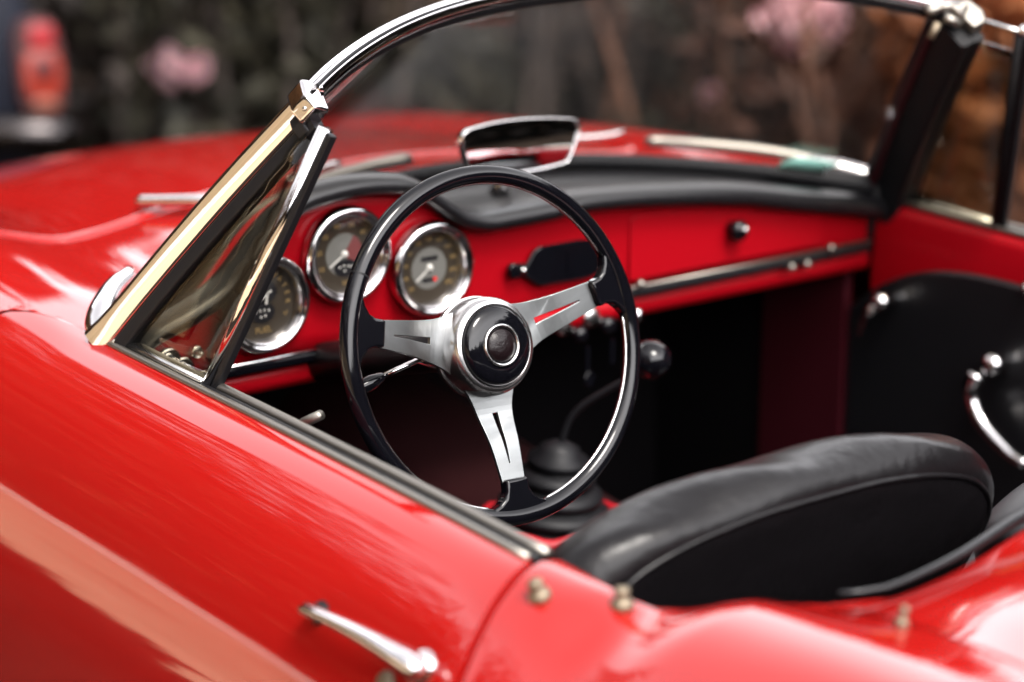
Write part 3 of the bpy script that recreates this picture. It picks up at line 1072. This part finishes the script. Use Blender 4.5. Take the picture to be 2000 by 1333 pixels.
# base moulding
P = [Vector((x, base_y(x), base_z(x) + .001)) for x in [-.632 + 1.264 * i / 60 for i in range(61)]]
sec = [(math.cos(2 * PI * k / 14), .75 * math.sin(2 * PI * k / 14)) for k in range(14)]
v, f = tube(P, [.012 + .012 * sstep(.53, .60, abs(p.x)) - .008 * sstep(.605, .632, abs(p.x)) for p in P], section=sec, up=(0, 0, 1))
mesh_obj("base_moulding", v, f, M['chrome'], wf)
P = [p + Vector((0, -.014, .009)) for p in P[1:-1]]
v, f = tube(P, [.011 + .006 * sstep(.45, .58, p.x) for p in P], 10, up=(0, 0, 1))
mesh_obj("base_seal", v, f, M['blackmatt'], wf)
for s in (-1, 1):
    A, B = Vector((s * .640, .004, .900)), Vector((s * .507, -.236, 1.196))
    ax = (B - A).normalized()
    outw = Vector((s * 1, -.05, .25)); outw = (outw - ax * outw.dot(ax)).normalized()
    fw = ax.cross(outw) * (1 if s < 0 else -1)
    if fw.y < 0: fw = -fw
    def pillar_strip(name, u0, u1, v0, v1, mt, round_=.004, n=14, a=A, b=B, flare=True):
        """prism along the pillar; u = forward, v = outward"""
        rws = []
        m_ = [(u0, v0), (u1, v0), (u1, v1), (u0, v1)]
        poly = []
        for k, (uu, vv_) in enumerate(m_):
            p_, q_ = Vector((*m_[k - 1], 0)), Vector((*m_[(k + 1) % 4], 0))
            c_ = Vector((uu, vv_, 0))
            r_ = min(round_, (p_ - c_).length * .49, (q_ - c_).length * .49)
            d0, d1 = (p_ - c_).normalized() * r_, (q_ - c_).normalized() * r_
            for t in range(5):
                tt = t / 4
                poly.append(c_ + d0 * (1 - tt) ** 2 + d1 * tt ** 2)
        for i in range(n):
            t = i / (n - 1)
            bulge = math.sin(PI * t) * .004
            k = 1 + (.35 * math.exp(-t / .05) if flare else 0)
            rws.append([a.lerp(b, t) + fw * (p.x * k + bulge) + outw * p.y * k for p in poly])
        vv2, ff2 = grid(rws, close_u=True)
        kk = len(poly)
        ff2 += [list(range(kk))[::-1], [(n - 1) * kk + q for q in range(kk)]]
        return mesh_obj(name, vv2, ff2, mt, wf, angle=60)
    # half-round chrome cover, with a softly flattened face
    rws = []
    NPL = 18
    tr_ = math.radians(24)
    o2, f2 = outw * math.cos(tr_) - fw * math.sin(tr_), fw * math.cos(tr_) + outw * math.sin(tr_)
    for i in range(NPL):
        t = i / (NPL - 1)
        bul = math.sin(PI * t) * .004
        k = 1 + .30 * math.exp(-t / .06)
        r = []
        for q in range(19):
            an = PI * q / 18
            r.append(A.lerp(B, t) + f2 * ((.0155 * k) * math.copysign(abs(math.cos(an)) ** .8, math.cos(an)) - .003 + bul) + o2 * (.0115 * k * math.sin(an) ** .42 - .001))
        r += [A.lerp(B, t) + f2 * (-.0155 * k - .003 + bul) - o2 * .006, A.lerp(B, t) + f2 * (.0155 * k - .003 + bul) - o2 * .006]
        rws.append(r)
    v, f = grid(rws, close_u=True)
    nn_ = len(rws[0])
    f += [list(range(nn_))[::-1], [(NPL - 1) * nn_ + q for q in range(nn_)]]
    mesh_obj("pillar_cover", v, f, M['chrome'], wf, angle=60)
    pillar_strip("pillar_seal", -.038, -.0195, -.014, .003, M['blackmatt'], .003)
    # foot of the pillar, running on into the base moulding
    pth = smooth_path([A + Vector((s * .000, -.010, .006)), Vector((s * .633, .018, .913)), Vector((s * .613, .044, .926)), Vector((s * .580, .078, .938)), Vector((s * .54, .11, .943))], 8)
    nf = len(pth)
    v, f = tube(pth, [K([(0, .008), (.12, .013), (.35, .0145), (.65, .012), (1, .008)], i / (nf - 1)) for i in range(nf)], 18)
    mesh_obj("pillar_foot", v, f, M['chrome'], wf)
    if s > 0:
        pillar_strip("pillar_lining", -.036, .036, -.034, -.012, M['blackmatt'], .006)
        pillar_strip("pillar_stripe", .012, .021, -.037, -.033, M['darkred'], .001)
    # corner bracket at the top
    mm_ = Matrix((fw, outw, ax)).transposed().to_4x4(); mm_.translation = B
    out = [(-.026, -.012), (.010, -.016), (.020, -.004), (.016, .012), (-.010, .017), (-.026, .010)]
    v, f = prism(out, -.010, .018, mm_)
    o = mesh_obj("corner_bracket", v, f, M['chrome'] if s < 0 else M['strip'], wf, smooth=True, angle=30)
    bevel(o, .0035, 3, 25)
    v, f = prism([(x * .9 - .012, y * .8 - .004) for x, y in out], -.024, -.008, mm_)
    o2 = mesh_obj("bracket_hinge", v, f, M['blackmatt'], o, smooth=False)
    bevel(o2, .002, 2)
    v, f = lathe([(.003, 0), (.003, .001), (.001, .0018)], frame(mm_ @ Vector((-.018, .013, .006)), outw), 12)
    mesh_obj("bracket_screw", v, f, M['satin'], o)

# the black corner where pillar, pad and door meet on the passenger side
v, f = tube([(.615, .0, .93), (.606, .012, .885), (.600, .022, .80)], [.024, .017, .010], 14)
mesh_obj("corner_gusset", v, f, M['blackmatt'], car)

# --- vent windows (rear post, glass, lower rail)
for s in (-1, 1):
    vw = empty("vent_window", (s * .625, -.1, .9))
    vw.parent = car
    T0, T1 = Vector((s * .620, -.212, .893)), Vector((s * .530, -.316, 1.182))
    ax = (T1 - T0).normalized()
    sidev = Vector((0, -1, 0)); sidev = (sidev - ax * sidev.dot(ax)).normalized()
    nrm = ax.cross(sidev)
    if nrm.x * s < 0: nrm = -nrm
    def bar(name, u0, u1, w0, w1, mt, ext=.0):
        cs = [(u0, w0), (u1, w0), (u1, w1), (u0, w1)]
        vv_ = [q + sidev * a + nrm * b for q in (T0 - ax * ext, T1) for a, b in cs]
        ff_ = [(0, 1, 2, 3), (7, 6, 5, 4), (0, 4, 5, 1), (1, 5, 6, 2), (2, 6, 7, 3), (3, 7, 4, 0)]
        o = mesh_obj(name, vv_, ff_, mt, vw, smooth=False)
        return bevel(o, .0022, 3)
    v, f = tube([T0 - ax * .01 - sidev * .003, T0.lerp(T1, .5) - sidev * .003, T1 - sidev * .003], .0085, 18)
    mesh_obj("vent_post", v, f, M['chrome'] if s < 0 else M['blackmatt'], vw)
    bar("vent_post_seal", .0045, .0145, -.006, .004, M['blackmatt'], .01)
    pA, pB = Vector((s * .628, -.012, .902)), Vector((s * .508, -.232, 1.172))
    tp = T1 - ax * .03
    rows = [[pA.lerp(pB, t / 8), T0.lerp(tp, t / 8) - sidev * .008] for t in range(9)]
    v, f = grid(rows)
    o = mesh_obj("vent_glass", v, f, M['ventglass'], vw)
    solid(o, .004, 0)
    v, f = tube([Vector((s * .629, -.012, .905)), Vector((s * .624, -.205, .899))], .0045, 10)
    mesh_obj("vent_rail", v, f, M['satin'], vw)
    if s > 0:
        v, f = tube([Vector((.516, -.245, 1.196)), T1 + ax * .004], .003, 8)
        mesh_obj("vent_top_rail", v, f, M['satin'], vw)
        v, f = lathe([(.007, 0), (.008, .004), (.006, .012), (.002, .014)], frame(T1, ax), 16)
        mesh_obj("post_cap", v, f, M['chrome'], vw)

# --- latch in the far corner of the windshield
q = header_pt(.47)
mb = MB()
mb.add(*tube(smooth_path([q + Vector((-.025, -.006, -.006)), q + Vector((-.012, -.012, -.002)), q + Vector((.005, -.022, .0)), q + Vector((.018, -.03, -.014))], 5), [.005, .006, .007, .007, .007] * 3 + [.005], 12))
mb.add(*lathe([(.007, -.009), (.009, -.004), (.009, .005), (.005, .010)], frame(q + Vector((.022, -.02, -.004)), (.3, -1, .4)), 18))
mb.add(*tube([q + Vector((-.008, -.022, -.012)), q + Vector((.012, -.03, -.022))], [.006, .007], 10))
mb.obj("roof_latch", M['strip'], wf)
v, f = tube([q + Vector((-.012, -.015, -.020)), q + Vector((-.022, -.012, -.040))], [.006, .005], 10)
mesh_obj("latch_pin", v, f, M['brass'], wf)

# --- rear-view mirror on the pad
mc = Vector((-.010, .045, 1.046))
mz = Vector((-.04, -1, .058)).normalized()
MM = frame(mc, mz)
out = [(-.088, .012), (-.084, .024), (-.070, .029), (-.030, .033), (.020, .032), (.070, .027), (.092, .022), (.098, .014), (.096, .004), (.080, -.028), (.072, -.034), (.030, -.038), (-.030, -.038), (-.066, -.034), (-.076, -.028)]
out = [(p.x, p.y) for p in smooth_path([(a, b, 0) for a, b in out], 4, closed=True)]
n = len(out)
rows = []
for sc, z in ((.55, -.024), (.85, -.018), (.97, -.008), (1.0, -.001), (1.0, .003), (.98, .0055), (.955, .006), (.935, .0045), (.925, .003)):
    rows.append([MM @ Vector((a * (1 - (1 - sc) * .45), b * (sc if sc < .9 else 1 - (1 - sc) * 1.15), z)) for a, b in out])
v, f = grid(rows, close_u=True)
f.append(list(range(n))[::-1])
mir = mesh_obj("rear_view_mirror", v, f, M['chrome'], car)
rows = []
for q in [i / 12 for i in range(13)]:
    rows.append([MM @ Vector((a * .968 * max(q, .002), b * .918 * max(q, .002), 0.0018 + .0040 * (1 - ((a * q / .095) ** 2 * .6 + (b * q / .036) ** 2 * .4)) - .0006)) for a, b in out])
v, f = grid(rows, close_u=True)
mesh_obj("mirror_glass", v, f, M['mirror'], mir)
v, f = tube([mc + Vector((0, .022, -.01)), mc + Vector((.004, .03, -.04)), Vector((-.004, .085, .985)), Vector((-.004, .09, .972))], [.008, .007, .009, .016], 14)
mesh_obj("mirror_stem", v, f, M['chrome'], mir)

# --- wipers outside the glass
def wiper(pivot, pts, blade):
    mb = MB().add(*lathe([(.015, -.02), (.015, .006), (.010, .014), (.004, .018)], frame(pivot, (0, .3, 1)), 20))
    P = smooth_path(pts, 6)
    mb.add(*tube(P, [.0065 - .003 * i / len(P) for i in range(len(P))], 10))
    o = mb.obj("wiper_arm", M['chrome'], car)
    P = smooth_path(blade, 6)
    mb = MB().add(*tube(P, [.004] + [.0075] * (len(P) - 2) + [.004], 10))
    mb.obj("wiper_blade", M['strip'], o)
    P = [p + Vector((0, -.004, -.006)) for p in P]
    MB().add(*tube(P, .0035, 8)).obj("blade_rubber", M['blackmatt'], o)
wiper(Vector((.14, .315, .965)), [(.14, .31, .985), (.22, .29, .985), (.30, .27, .982), (.345, .262, .985)], [(.365, .236, .975), (.44, .205, .966), (.52, .155, .955), (.58, .10, .940), (.615, .045, .918)])
wiper(Vector((-.10, .335, .965)), [(-.10, .33, .982), (-.16, .30, .985), (-.215, .275, .985)], [(-.02, .272, .992), (-.10, .27, .988), (-.20, .25, .980), (-.30, .215, .965), (-.38, .175, .955)])

# inspection sticker inside the screen
def glass_pt(x, t):
    i = min(range(NS + 1), key=lambda k: abs(bs[k].lerp(hdr[k], t).x - x))
    return bs[i].lerp(hdr[i], t) + Vector((0, .018 * math.sin(PI * t) * (1 - (hx[i] / .497) ** 2), 0))
rows = []
for xx in (.482, .50, .518, .534):
    rows.append([glass_pt(xx, t) + Vector((-.002, -.014, -.003)) for t in (.055, .095, .135)])
v, f = grid(rows)
o = mesh_obj("inspection_sticker", v, f, M['teal'], car)
solid(o, .0006, 0)

# --- seats
def seat(cx, name_label, tilt=0.0):
    st = empty("seat", (cx, -.65, .30))
    st.parent = car
    st['label'] = name_label
    # backrest: arched outline, thick rolled edge
    NB = 72
    HALF = [(0, .912), (.08, .911), (.15, .904), (.20, .894), (.24, .881), (.266, .864), (.282, .846), (.288, .826), (.282, .80), (.266, .765), (.24, .715), (.226, .65), (.22, .52)]
    HP = smooth_path([(x, z, 0) for x, z in HALF], 3)
    full = [(-p.x, p.y) for p in reversed(HP)] + [(p.x, p.y) for p in HP[1:]]
    NB = len(full) - 1
    def outl(t): return full[int(round(t * NB))]
    ts = [i / NB for i in range(NB + 1)]
    cs = []
    for i in range(21):             # cross-section from the back edge over the roll to the front
        q = i / 20
        cs.append(q)
    rows = []
    for t in ts:
        x, z = outl(t)
        r = []
        for q in cs:
            a = PI * q
            off = -.055 * math.cos(a)                    # along y: back (-) to front (+)
            inset = .050 * (1 - math.sin(a) ** .8)
            k = 1 - inset / .30
            xx = cx + x * k
            zz = .52 + (z - .52) * (1 - inset / .385) + .003 * math.sin(x * 31 + 9 * q) * math.sin(PI * q)
            yy = -.79 + off - .25 * (zz - .90)
            r.append(Vector((xx, yy, zz)))
        rows.append(r)
    v, f = grid(rows)
    # close front and back
    nb = len(cs)
    f.append([i * nb for i in range(NB + 1)])
    f.append([i * nb + nb - 1 for i in range(NB + 1)][::-1])
    bk = mesh_obj("backrest", v, f, M['leather'], st)
    # piping round the back face
    P = []
    for t in ts:
        x, z = outl(t)
        k = 1 - .030 / .30
        zz = .52 + (z - .52) * (1 - .030 / .385)
        P.append(Vector((cx + x * k, -.79 - .052 - .25 * (zz - .90), zz)))
    v, f = tube(P, .0032, 8)
    mesh_obj("piping", v, f, M['leather'], bk)
    # cushion with pleats
    rows = []
    for i in range(33):
        y = -.74 + .50 * i / 32
        r = []
        for k in range(41):
            u = -1 + 2 * k / 40
            pl = .008 * abs(math.sin(PI * 6.5 * u)) if abs(u) < .8 else 0
            edge = (1 - abs(u) ** 6) * (1 - (2 * i / 32 - 1) ** 8)
            r.append(Vector((cx + u * .24, y, .42 + .11 * edge + pl + .05 * i / 32)))
        rows.append(r)
    v, f = grid(rows)
    mesh_obj("cushion", v, f, M['leather'], st)
    return st


seat(-.31, "black leather seat on the driver's side")
# passenger seat, folded lower: only its pleated top and flap show behind the driver's backrest
ps = seat(.31, "black pleated seat on the passenger's side")
ps.scale = (1, 1, .85)
for o in ps.children: o.data.materials[0] = M['greyvinyl']

# ================================================================== BACKGROUND
def leaf_mesh(n, centre, radii, size, seed, squash=1.0, shell=.35, flat=0.5):
    r_ = np.random.default_rng(seed)
    V, F = [], []
    for i in range(n):
        d = r_.normal(size=3); d /= np.linalg.norm(d)
        rr = (shell + (1 - shell) * r_.random() ** .6)
        c = np.array(centre) + d * np.array(radii) * rr * (1 + .25 * math.sin(5 * d[0] + seed) * math.cos(4 * d[1]))
        if c[2] < .02: c[2] = abs(c[2]) * .2 + .02
        a = r_.normal(size=3); a /= np.linalg.norm(a)
        b = np.cross(a, r_.normal(size=3)); b /= np.linalg.norm(b)
        s = size * (.6 + .8 * r_.random())
        k = len(V)
        nrm = np.cross(a, b)
        V += [tuple(c - a * s), tuple(c + b * s * .42 + nrm * s * .1), tuple(c + a * s), tuple(c - b * s * .42 + nrm * s * .1)]
        F += [(k, k + 1, k + 2), (k, k + 2, k + 3)]
    return V, F


def leaf_mat(name, c1, c2):
    mt = bpy.data.materials.new(name)
    mt.use_nodes = True
    n = mt.node_tree
    b = n.nodes["Principled BSDF"]
    gi = n.nodes.new("ShaderNodeNewGeometry")
    rp = n.nodes.new("ShaderNodeValToRGB")
    rp.color_ramp.elements[0].color = (*c1, 1)
    rp.color_ramp.elements[1].color = (*c2, 1)
    n.links.new(gi.outputs['Random Per Island'], rp.inputs[0])
    n.links.new(rp.outputs[0], b.inputs['Base Color'])
    b.inputs['Roughness'].default_value = .6
    b.inputs['Specular IOR Level'].default_value = .25
    return mt


LM = {
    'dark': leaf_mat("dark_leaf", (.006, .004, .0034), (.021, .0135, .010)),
    'olive': leaf_mat("olive_leaf", (.009, .009, .006), (.034, .030, .018)),
    'grey': leaf_mat("dry_grey_leaf", (.075, .050, .039), (.21, .145, .115)),
    'brown': leaf_mat("brown_leaf", (.025, .012, .009), (.095, .044, .030)),
    'orange': leaf_mat("russet_leaf", (.06, .02, .008), (.26, .095, .038)),
    'autumn': leaf_mat("autumn_leaf", (.012, .009, .005), (.16, .075, .030)),  # warm tones added for orange streaks in the door's reflection
    'copper': leaf_mat("copper_leaf", (.22, .07, .025), (.75, .32, .14)),
    'pink': leaf_mat("pink_petal", (.80, .42, .47), (.90, .66, .69)),
    'bark': principled("bark", (.04, .03, .026), rough=.9, var=(14, (.11, .085, .072), (1, 1, .15))),
    'bark2': principled("russet_bark", (.055, .026, .018), rough=.9, var=(14, (.16, .075, .045), (1, 1, .15))),
}


def shrub(name, loc, crown, leaf, n, size, stems, label, cat="shrub", bark='bark', flowers=(), seed=1, height=1.2, lean=.25, group="shrubs along the bed behind the car"):
    """crown: list of (dx, dy, z, rx, ry, rz); stems: count"""
    root = empty(name, (loc[0], loc[1], 0))
    tag(root, label, cat, group)
    V, F = [], []
    for i, c in enumerate(crown):
        v, f = leaf_mesh(n // len(crown), (loc[0] + c[0], loc[1] + c[1], c[2]), c[3:], size, seed * 10 + i)
        b = len(V)
        V += v; F += [tuple(b + q for q in t) for t in f]
    mesh_obj("crown", V, F, LM[leaf], root, smooth=False)
    r_ = random.Random(seed)
    for i in range(stems):
        a = r_.random() * 2 * PI
        d = r_.random() ** .5 * .55
        p0 = Vector((loc[0] + d * math.cos(a), loc[1] + d * math.sin(a), -.02))
        h = height * (.6 + .6 * r_.random())
        ln = Vector((r_.uniform(-lean, lean), r_.uniform(-lean, lean), 0))
        P = [p0 + ln * h * t ** 1.5 + Vector((r_.uniform(-.02, .02), r_.uniform(-.02, .02), h * t)) for t in (0, .25, .5, .75, 1)]
        v, f = tube(smooth_path(P, 3), [.016 - .011 * k / 12 for k in range(13)], 7)
        mesh_obj("stem", v, f, LM[bark], root)
    for k, (fx, fy, fz, fr) in enumerate(flowers):
        V, F = leaf_mesh(900, (fx, fy, fz), (fr * 1.15, fr * 1.15, fr * .8), fr * .28, seed * 77 + k, shell=.55)
        mesh_obj("flower_head", V, F, LM['pink'], root, smooth=False)
    return root


def at(px, py, t):
    """point t metres along the sight line through a photo pixel"""
    d = fwd + rgt * ((px - 1000) / 4826.07) - upv * ((py - 666.5) / 4826.07)
    return CAMPOS + d * t


def gp(px, t):
    q = at(px, 100, t)
    return (q.x, q.y)


fl1 = at(1565, 32, 6.4); fl2 = at(350, 128, 7.2); fl3 = at(1392, 185, 7.0)
shrub("flowering_shrub", gp(330, 7.6), [(0, 0, .9, .8, .6, .8), (-.4, .2, .5, .7, .5, .5)], 'dark', 5200, .045, 9, "dark evergreen shrub with one pale pink flower, left of the windshield", seed=2, flowers=[(*fl2, .068)])
shrub("dark_shrub", gp(640, 7.4), [(0, 0, .8, .8, .6, .8), (.3, 0, .35, .6, .5, .35)], 'olive', 4600, .05, 10, "dark olive shrub behind the top left corner of the windshield", seed=3)
shrub("dry_shrub", gp(960, 7.7), [(0, 0, .85, .7, .5, .6)], 'grey', 3200, .04, 30, "grey-brown dry shrub of thin upright stems behind the rear-view mirror", seed=4, height=1.5)
shrub("dry_shrub", gp(1260, 7.6), [(0, 0, .95, .6, .5, .5)], 'grey', 2600, .04, 28, "grey-brown dry shrub of bare stems left of the large pink flower", seed=5, height=1.5)
shrub("flowering_shrub", gp(1560, 7.0), [(0, 0, .75, .55, .45, .45), (-.2, .1, .2, .5, .4, .2)], 'olive', 2200, .04, 22, "shrub carrying the large pink flower head, seen through the windshield", seed=6, height=1.3, flowers=[(*fl1, .09), (*fl3, .035)], bark='bark2')
shrub("russet_shrub", gp(1760, 6.6), [(0, 0, .65, .6, .5, .5), (.2, 0, .2, .5, .4, .2)], 'brown', 3000, .04, 34, "reddish-brown shrub behind the passenger's windshield pillar", seed=7, height=1.2, bark='bark2')
shrub("russet_shrub", gp(2010, 5.9), [(0, 0, .85, .45, .4, .28), (.1, .1, .35, .4, .3, .3)], 'orange', 2600, .05, 24, "orange-brown shrub at the right edge beyond the windshield latch", seed=8, height=1.1, bark='bark2')

oc = at(1985, -22, 4.9)  # leafy spray standing in for an unidentified textured brown thing
shrub("russet_shrub", (oc.x + .35, oc.y - .1), [(oc.x - (oc.x + .35), .1, oc.z + .06, .19, .19, .13), (.05, .1, oc.z + .05, .25, .2, .2)], 'copper', 1600, .032, 5, "orange-brown leafy spray in place of a textured brown object, close behind the passenger's door, above the vent window", seed=9, height=.9, bark='bark2', lean=.1)

# tall hedge closing the view
def hedge(name, p0, p1, h, depth, n, label, seed, leaf='dark', size=.09, core=(.010, .010, .009), fade=None, wob=1.0):
    root = empty(name, (p0[0], p0[1], 0))
    tag(root, label, "hedge")
    d = Vector((p1[0] - p0[0], p1[1] - p0[1], 0)); L_ = d.length; d.normalize()
    nn = Vector((-d.y, d.x, 0))
    r_ = np.random.default_rng(seed)
    V, F = [], []
    for i in range(n):
        t = r_.random() * L_
        z = r_.random() * h
        if fade is not None and r_.random() < .55:      # sparser tops, so the mirrored sky fades in softly
            z = h * (fade[0] + (fade[1] - fade[0]) * (1 - math.sqrt(r_.random())))
        hh = h * (1 + wob * (.06 * math.sin(t * 1.7) + .05 * math.sin(t * 4.1 + 1)))
        z *= hh / h
        u = (r_.random() - .5) * depth * (1 + .2 * math.sin(t * 3.1 + z * 2.7))
        c = np.array(Vector((p0[0], p0[1], 0)) + d * t + nn * u) + np.array([0, 0, z + .03])
        a = r_.normal(size=3); a /= np.linalg.norm(a)
        b = np.cross(a, r_.normal(size=3)); b /= np.linalg.norm(b)
        s = size * (.6 + .8 * r_.random())
        k = len(V)
        V += [tuple(c - a * s), tuple(c + b * s * .45), tuple(c + a * s), tuple(c - b * s * .45)]
        F += [(k, k + 1, k + 2), (k, k + 2, k + 3)]
    mesh_obj("foliage", V, F, LM[leaf], root, smooth=False)
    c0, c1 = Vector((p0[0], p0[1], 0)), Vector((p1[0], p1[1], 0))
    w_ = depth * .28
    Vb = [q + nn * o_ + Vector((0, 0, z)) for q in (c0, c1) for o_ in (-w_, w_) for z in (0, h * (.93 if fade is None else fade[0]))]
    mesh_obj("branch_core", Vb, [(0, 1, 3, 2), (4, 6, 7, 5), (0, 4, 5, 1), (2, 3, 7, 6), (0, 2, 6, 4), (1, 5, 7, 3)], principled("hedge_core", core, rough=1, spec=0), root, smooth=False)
    return root


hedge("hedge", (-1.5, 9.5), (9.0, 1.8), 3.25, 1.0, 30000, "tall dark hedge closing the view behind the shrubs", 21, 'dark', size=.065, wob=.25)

# dark car parked ahead, only its tail corner in view
pc = empty("parked_car", (.2, 5.0, 0))
tag(pc, "dark blue parked car with a red tail light at the left edge", "car")
Mb = principled("dark_blue_paint", (.006, .007, .012), rough=.6, coat=0, spec=.12)
tl = at(76, 88, 6.3)
yb = tl.y + .03
xr = at(128, 100, 6.3).x
prof = [(.28, .10), (.35, .02), (.50, 0), (.62, .0), (.74, .03), (.84, .09), (.90, .18), (.92, .5), (.93, 1.1), (1.28, 1.5), (1.32, 2.6), (.95, 3.2), (.85, 4.1), (.6, 4.3), (.28, 4.25)]
rows = []
for u in [0, .01, .03, .06, .12, .3, .5, .7, .88, .94, .97, .99, 1]:
    e = min(u, 1 - u)
    k = 1 - .12 * math.exp(-e / .015)
    x = xr - 1.60 * u
    rows.append([Vector((x, yb + d_ + .10 * math.exp(-e / .012), .3 + (z - .3) * k)) for z, d_ in prof])
v, f = grid(rows, close_u=True)
f += [list(range(len(prof)))[::-1], [12 * len(prof) + q for q in range(len(prof))]]
mesh_obj("body", v, f, Mb, pc)
Mtl = principled("tail_lens_red", (.20, .003, .006), rough=.35, coat=0)
Mtl2 = principled("tail_lens_dark_red", (.045, .002, .002), rough=.35, coat=0)
Mam = principled("tail_lens_amber", (.13, .035, .018), rough=.35, coat=0)
F_ = frame(tl, (-.1, -1, .12))
def lens(cx, cy, rx, ry, h, mt, name, par, p=.7):
    v, f = prism([(cx + rx * math.copysign(abs(math.cos(a)) ** p, math.cos(a)), cy + ry * math.copysign(abs(math.sin(a)) ** p, math.sin(a))) for a in [2 * PI * k / 32 for k in range(32)]], -.06, h, F_)
    o = mesh_obj(name, v, f, mt, par)
    return bevel(o, .006)
lamp = lens(0, -.060, .062, .130, .004, principled("lamp_housing", (.05, .02, .02), rough=.5, spec=.2), "tail_light", pc)
lens(.004, .022, .036, .032, .018, Mtl, "upper_lens", lamp)
low = lens(0, -.075, .052, .066, .016, principled("tail_lens_orange_red", (.17, .012, .004), rough=.35), "lower_lens", lamp)
lens(.002, -.062, .026, .034, .019, Mtl2, "lens_core", lamp)
lens(0, -.150, .034, .018, .018, Mam, "reflector", lamp)
P = [at(-300, 268, 6.22), at(-60, 262, 6.22), at(60, 262, 6.22), at(125, 264, 6.27), at(150, 262, 6.45)]
v, f = tube(smooth_path(P, 5), [.045] * 20 + [.03], 14)
mesh_obj("bumper", v, f, principled("dull_chrome", (.05, .045, .045), rough=.25, metal=1), pc)
for x in (xr - .18, xr - 1.42):
    for y in (yb + .75, yb + 3.3):
        v, f = lathe([(.20, -.09), (.30, -.085), (.31, -.05), (.31, .05), (.30, .085), (.20, .09)], frame((x, y, .31), (1, 0, 0)), 32)
        o = mesh_obj("wheel", v, f, M['blackmatt'], pc)

w_ = empty("unseen_plaster_wall", (-12.6, -3, 0))  # unseen wall, added to give the chrome a warm tan reflection
tag(w_, "tan plaster wall on the driver's side, mirrored in the chrome of the red car", "wall")
v, f = box(-13.0, -12.5, -15, 8.5, 0, 3.6)
mesh_obj("plaster_face", v, f, principled("tan_plaster", (.34, .245, .135), rough=.9, var=(.8, (.44, .33, .20))), w_, smooth=False)
v, f = box(-13.1, -12.4, -15, 8.5, 3.6, 3.7)
mesh_obj("coping", v, f, principled("pale_coping", (.62, .55, .46), rough=.8), w_, smooth=False)
# unseen tree rows, added to bound the mirrored sky and dim the cockpit
hedge("unseen_tree_row", (-14.4, -16), (-14.4, 40), 11.2, 2.4, 26000, "unseen row of tall trees added along the far edge of the pale paving, to grade the mirrored sky", 33, 'autumn', .30, (.015, .012, .008), fade=(.62, 1.62))
hedge("unseen_tree_row", (-14.2, 15.4), (-1.6, 15.0), 10.0, 1.8, 16000, "row of autumn-leaved trees ahead of the car on the driver's side", 37, 'autumn', .24, (.015, .012, .008), fade=(.60, 1.50))
hedge("unseen_tree_row", (-1.6, 15.0), (5.4, 14.0), 8.4, 1.6, 6000, "unseen row of dark trees added far ahead of the red hood, to bound the mirrored sky", 36, 'dark', .26)
hedge("unseen_tree_row", (8.5, 1.6), (8.5, -12), 6.2, 1.6, 4000, "row of trees along the passenger's side of the car", 34, 'dark', .30)
hedge("unseen_tree_row", (8.5, -12), (-13.2, -14), 4.4, 1.6, 5000, "unseen row of trees added behind the tail of the car, to block sky light", 35, 'dark', .30)
